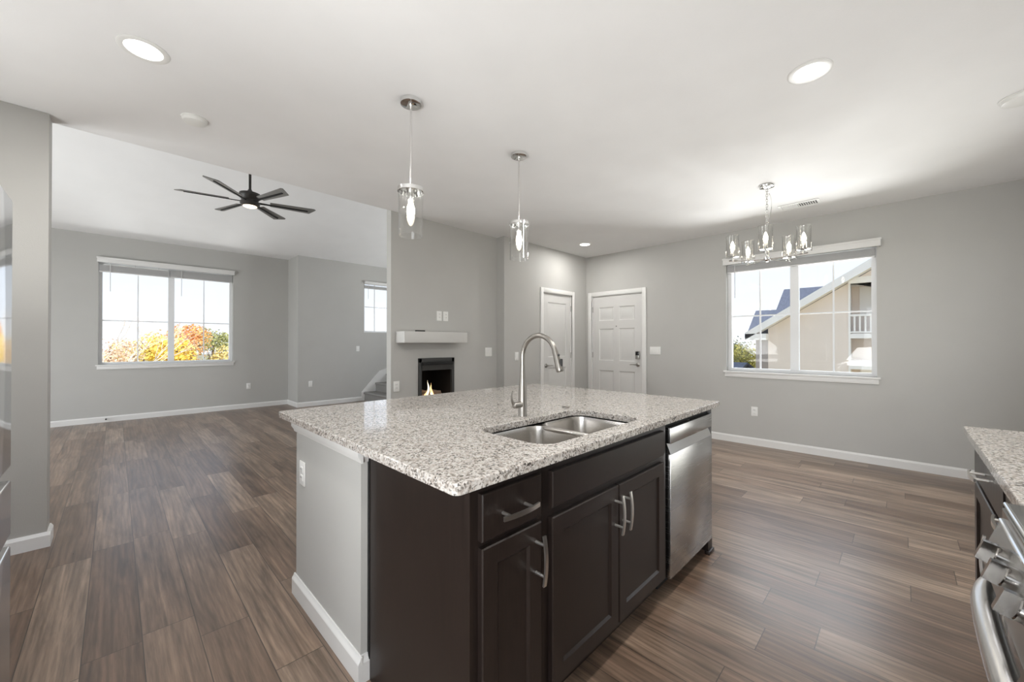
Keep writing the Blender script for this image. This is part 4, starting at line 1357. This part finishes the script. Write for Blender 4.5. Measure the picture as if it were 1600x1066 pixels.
for z in (-2.0, .62, 2.82):
    m.box(bx - .06, bx + .75, HY[1], HY[0], z - .02 if z < 2 else z - .0, z + (.20 if z < 2 else .16))
m.box(bx - .05, bx + .26, HY[0] - .02, HY[0] + .02, -3.1, 2.9)
m.done('balcony_slab', M['fascia'], ap, 0)
for zb in (-.72, 1.50):
    m = MB()
    z0, z1 = zb + .08, zb + .52
    if zb > 0: m.box(bx - .03, bx + .74, HY[1], HY[0], zb - .10, zb + .02)
    m.box(bx - .03, bx + .03, HY[1], HY[0], z1 - .05, z1); m.box(bx - .03, bx + .03, HY[1], HY[0], z0 - .04, z0)
    y = HY[1] + .05
    while y < HY[0]:
        m.box(bx - .015, bx + .015, y - .018, y + .018, z0, z1 - .05); y += .105
    m.done('balcony_railing', M['fascia'], ap, 0)
m = MB()
for z0 in (.02, 2.0):
    m.box(bx + .72, bx + .76, -.05, .82, z0, z0 + .8)
m.done('balcony_window', M['fascia'], ap, 0)
m = MB()
m.prism([(3.32, 1.37), (0, rk(0) + .02), (-3.3, 1.37), (-3.3, 1.58), (0, rk(0) + .24), (3.32, 1.58)], lambda u, v, d: (d, u, v), bx - .35, bx + .02)
m.prism([(3.32, 1.37), (2.78, 1.37), (2.78, 1.55), (3.32, 1.55)], lambda u, v, d: (d, u, v), bx - .35, bx + 1.5)
m.done('rake_board', M['fascia'], ap, 0)
m = MB()
m.prism([(3.30, 1.52), (0, rk(0) + .10), (-3.3, 1.52), (-3.3, 1.42), (0, rk(0)), (3.30, 1.42)], lambda u, v, d: (d, u, v), bx + .02, bx + 2.2)
m.done('gable_roof', M['shingle'], ap, 0)

wg = thing('apartment_wing', (18, 3, -3.1), 'dark slate roofed wing standing behind the beige gable', 'building')
m = MB()
m.quad((16.0, 3.99, 1.56), (18.0, 4.149, 2.57), (18.0, -2, 2.57), (16.0, -2, 1.56))
m.quad((16.0, 3.99, 1.48), (18.0, 4.149, 2.50), (18.0, -2, 2.50), (16.0, -2, 1.48))
m.quad((16.0, 3.99, 1.48), (16.0, 3.99, 1.56), (18.0, 4.149, 2.57), (18.0, 4.149, 2.50))
m.quad((18.0, 3.46, 2.57), (20.0, 3.563, 3.56), (20.0, -3, 3.56), (18.0, -3, 2.57))
m.quad((20.0, 3.563, 3.56), (23.0, 3.4, 2.0), (23.0, -3, 2.0), (20.0, -3, 3.56))
m.done('roof', M['shingle'], wg, 0)
m = MB(); m.box(15.9, 16.02, -2, 4.0, 1.40, 1.56); m.done('eave', M['fascia'], wg, 0)
m = MB(); m.box(16.1, 20, -2, 3.72, -3.1, 1.5); m.box(18.1, 22, -3, 3.40, 1.5, 2.55); m.done('wing_wall', M['stucco_dark'], wg, 0)

gh = thing('low_building', (17, 7, -3.1), 'low building with dark roof below the bush outside', 'building')
m = MB(); m.box(15, 20, 4.6, 10, -3.1, -.25); m.done('low_wall', M['stone'], gh, 0)
m = MB(); m.prism([(14.6, -.28), (17.4, .42), (20.4, -.28), (20.4, -.20), (17.4, .52), (14.6, -.20)], lambda u, v, d: (u, d, v), 4.3, 10.5); m.done('low_roof', M['shingle'], gh, 0)
m = MB(); m.box(14.5, 14.62, 4.3, 10.5, -.36, -.20); m.done('gutter', M['fascia'], gh, 0)
tree(26, 6.45, 1.65, 1.25, M['leaf_bush'], 'green and gold tree beside the dark roofs outside', 1500, .16, 'trees beyond the apartments')
tree(30, 8.6, 2.2, 1.6, M['leaf_dark'], 'dark green tree behind the green and gold one', 900, .2, 'trees beyond the apartments')

# housekeeping: drop the building-time origin notes
for o in bpy.data.objects:
    if '_o' in o:
        del o['_o']
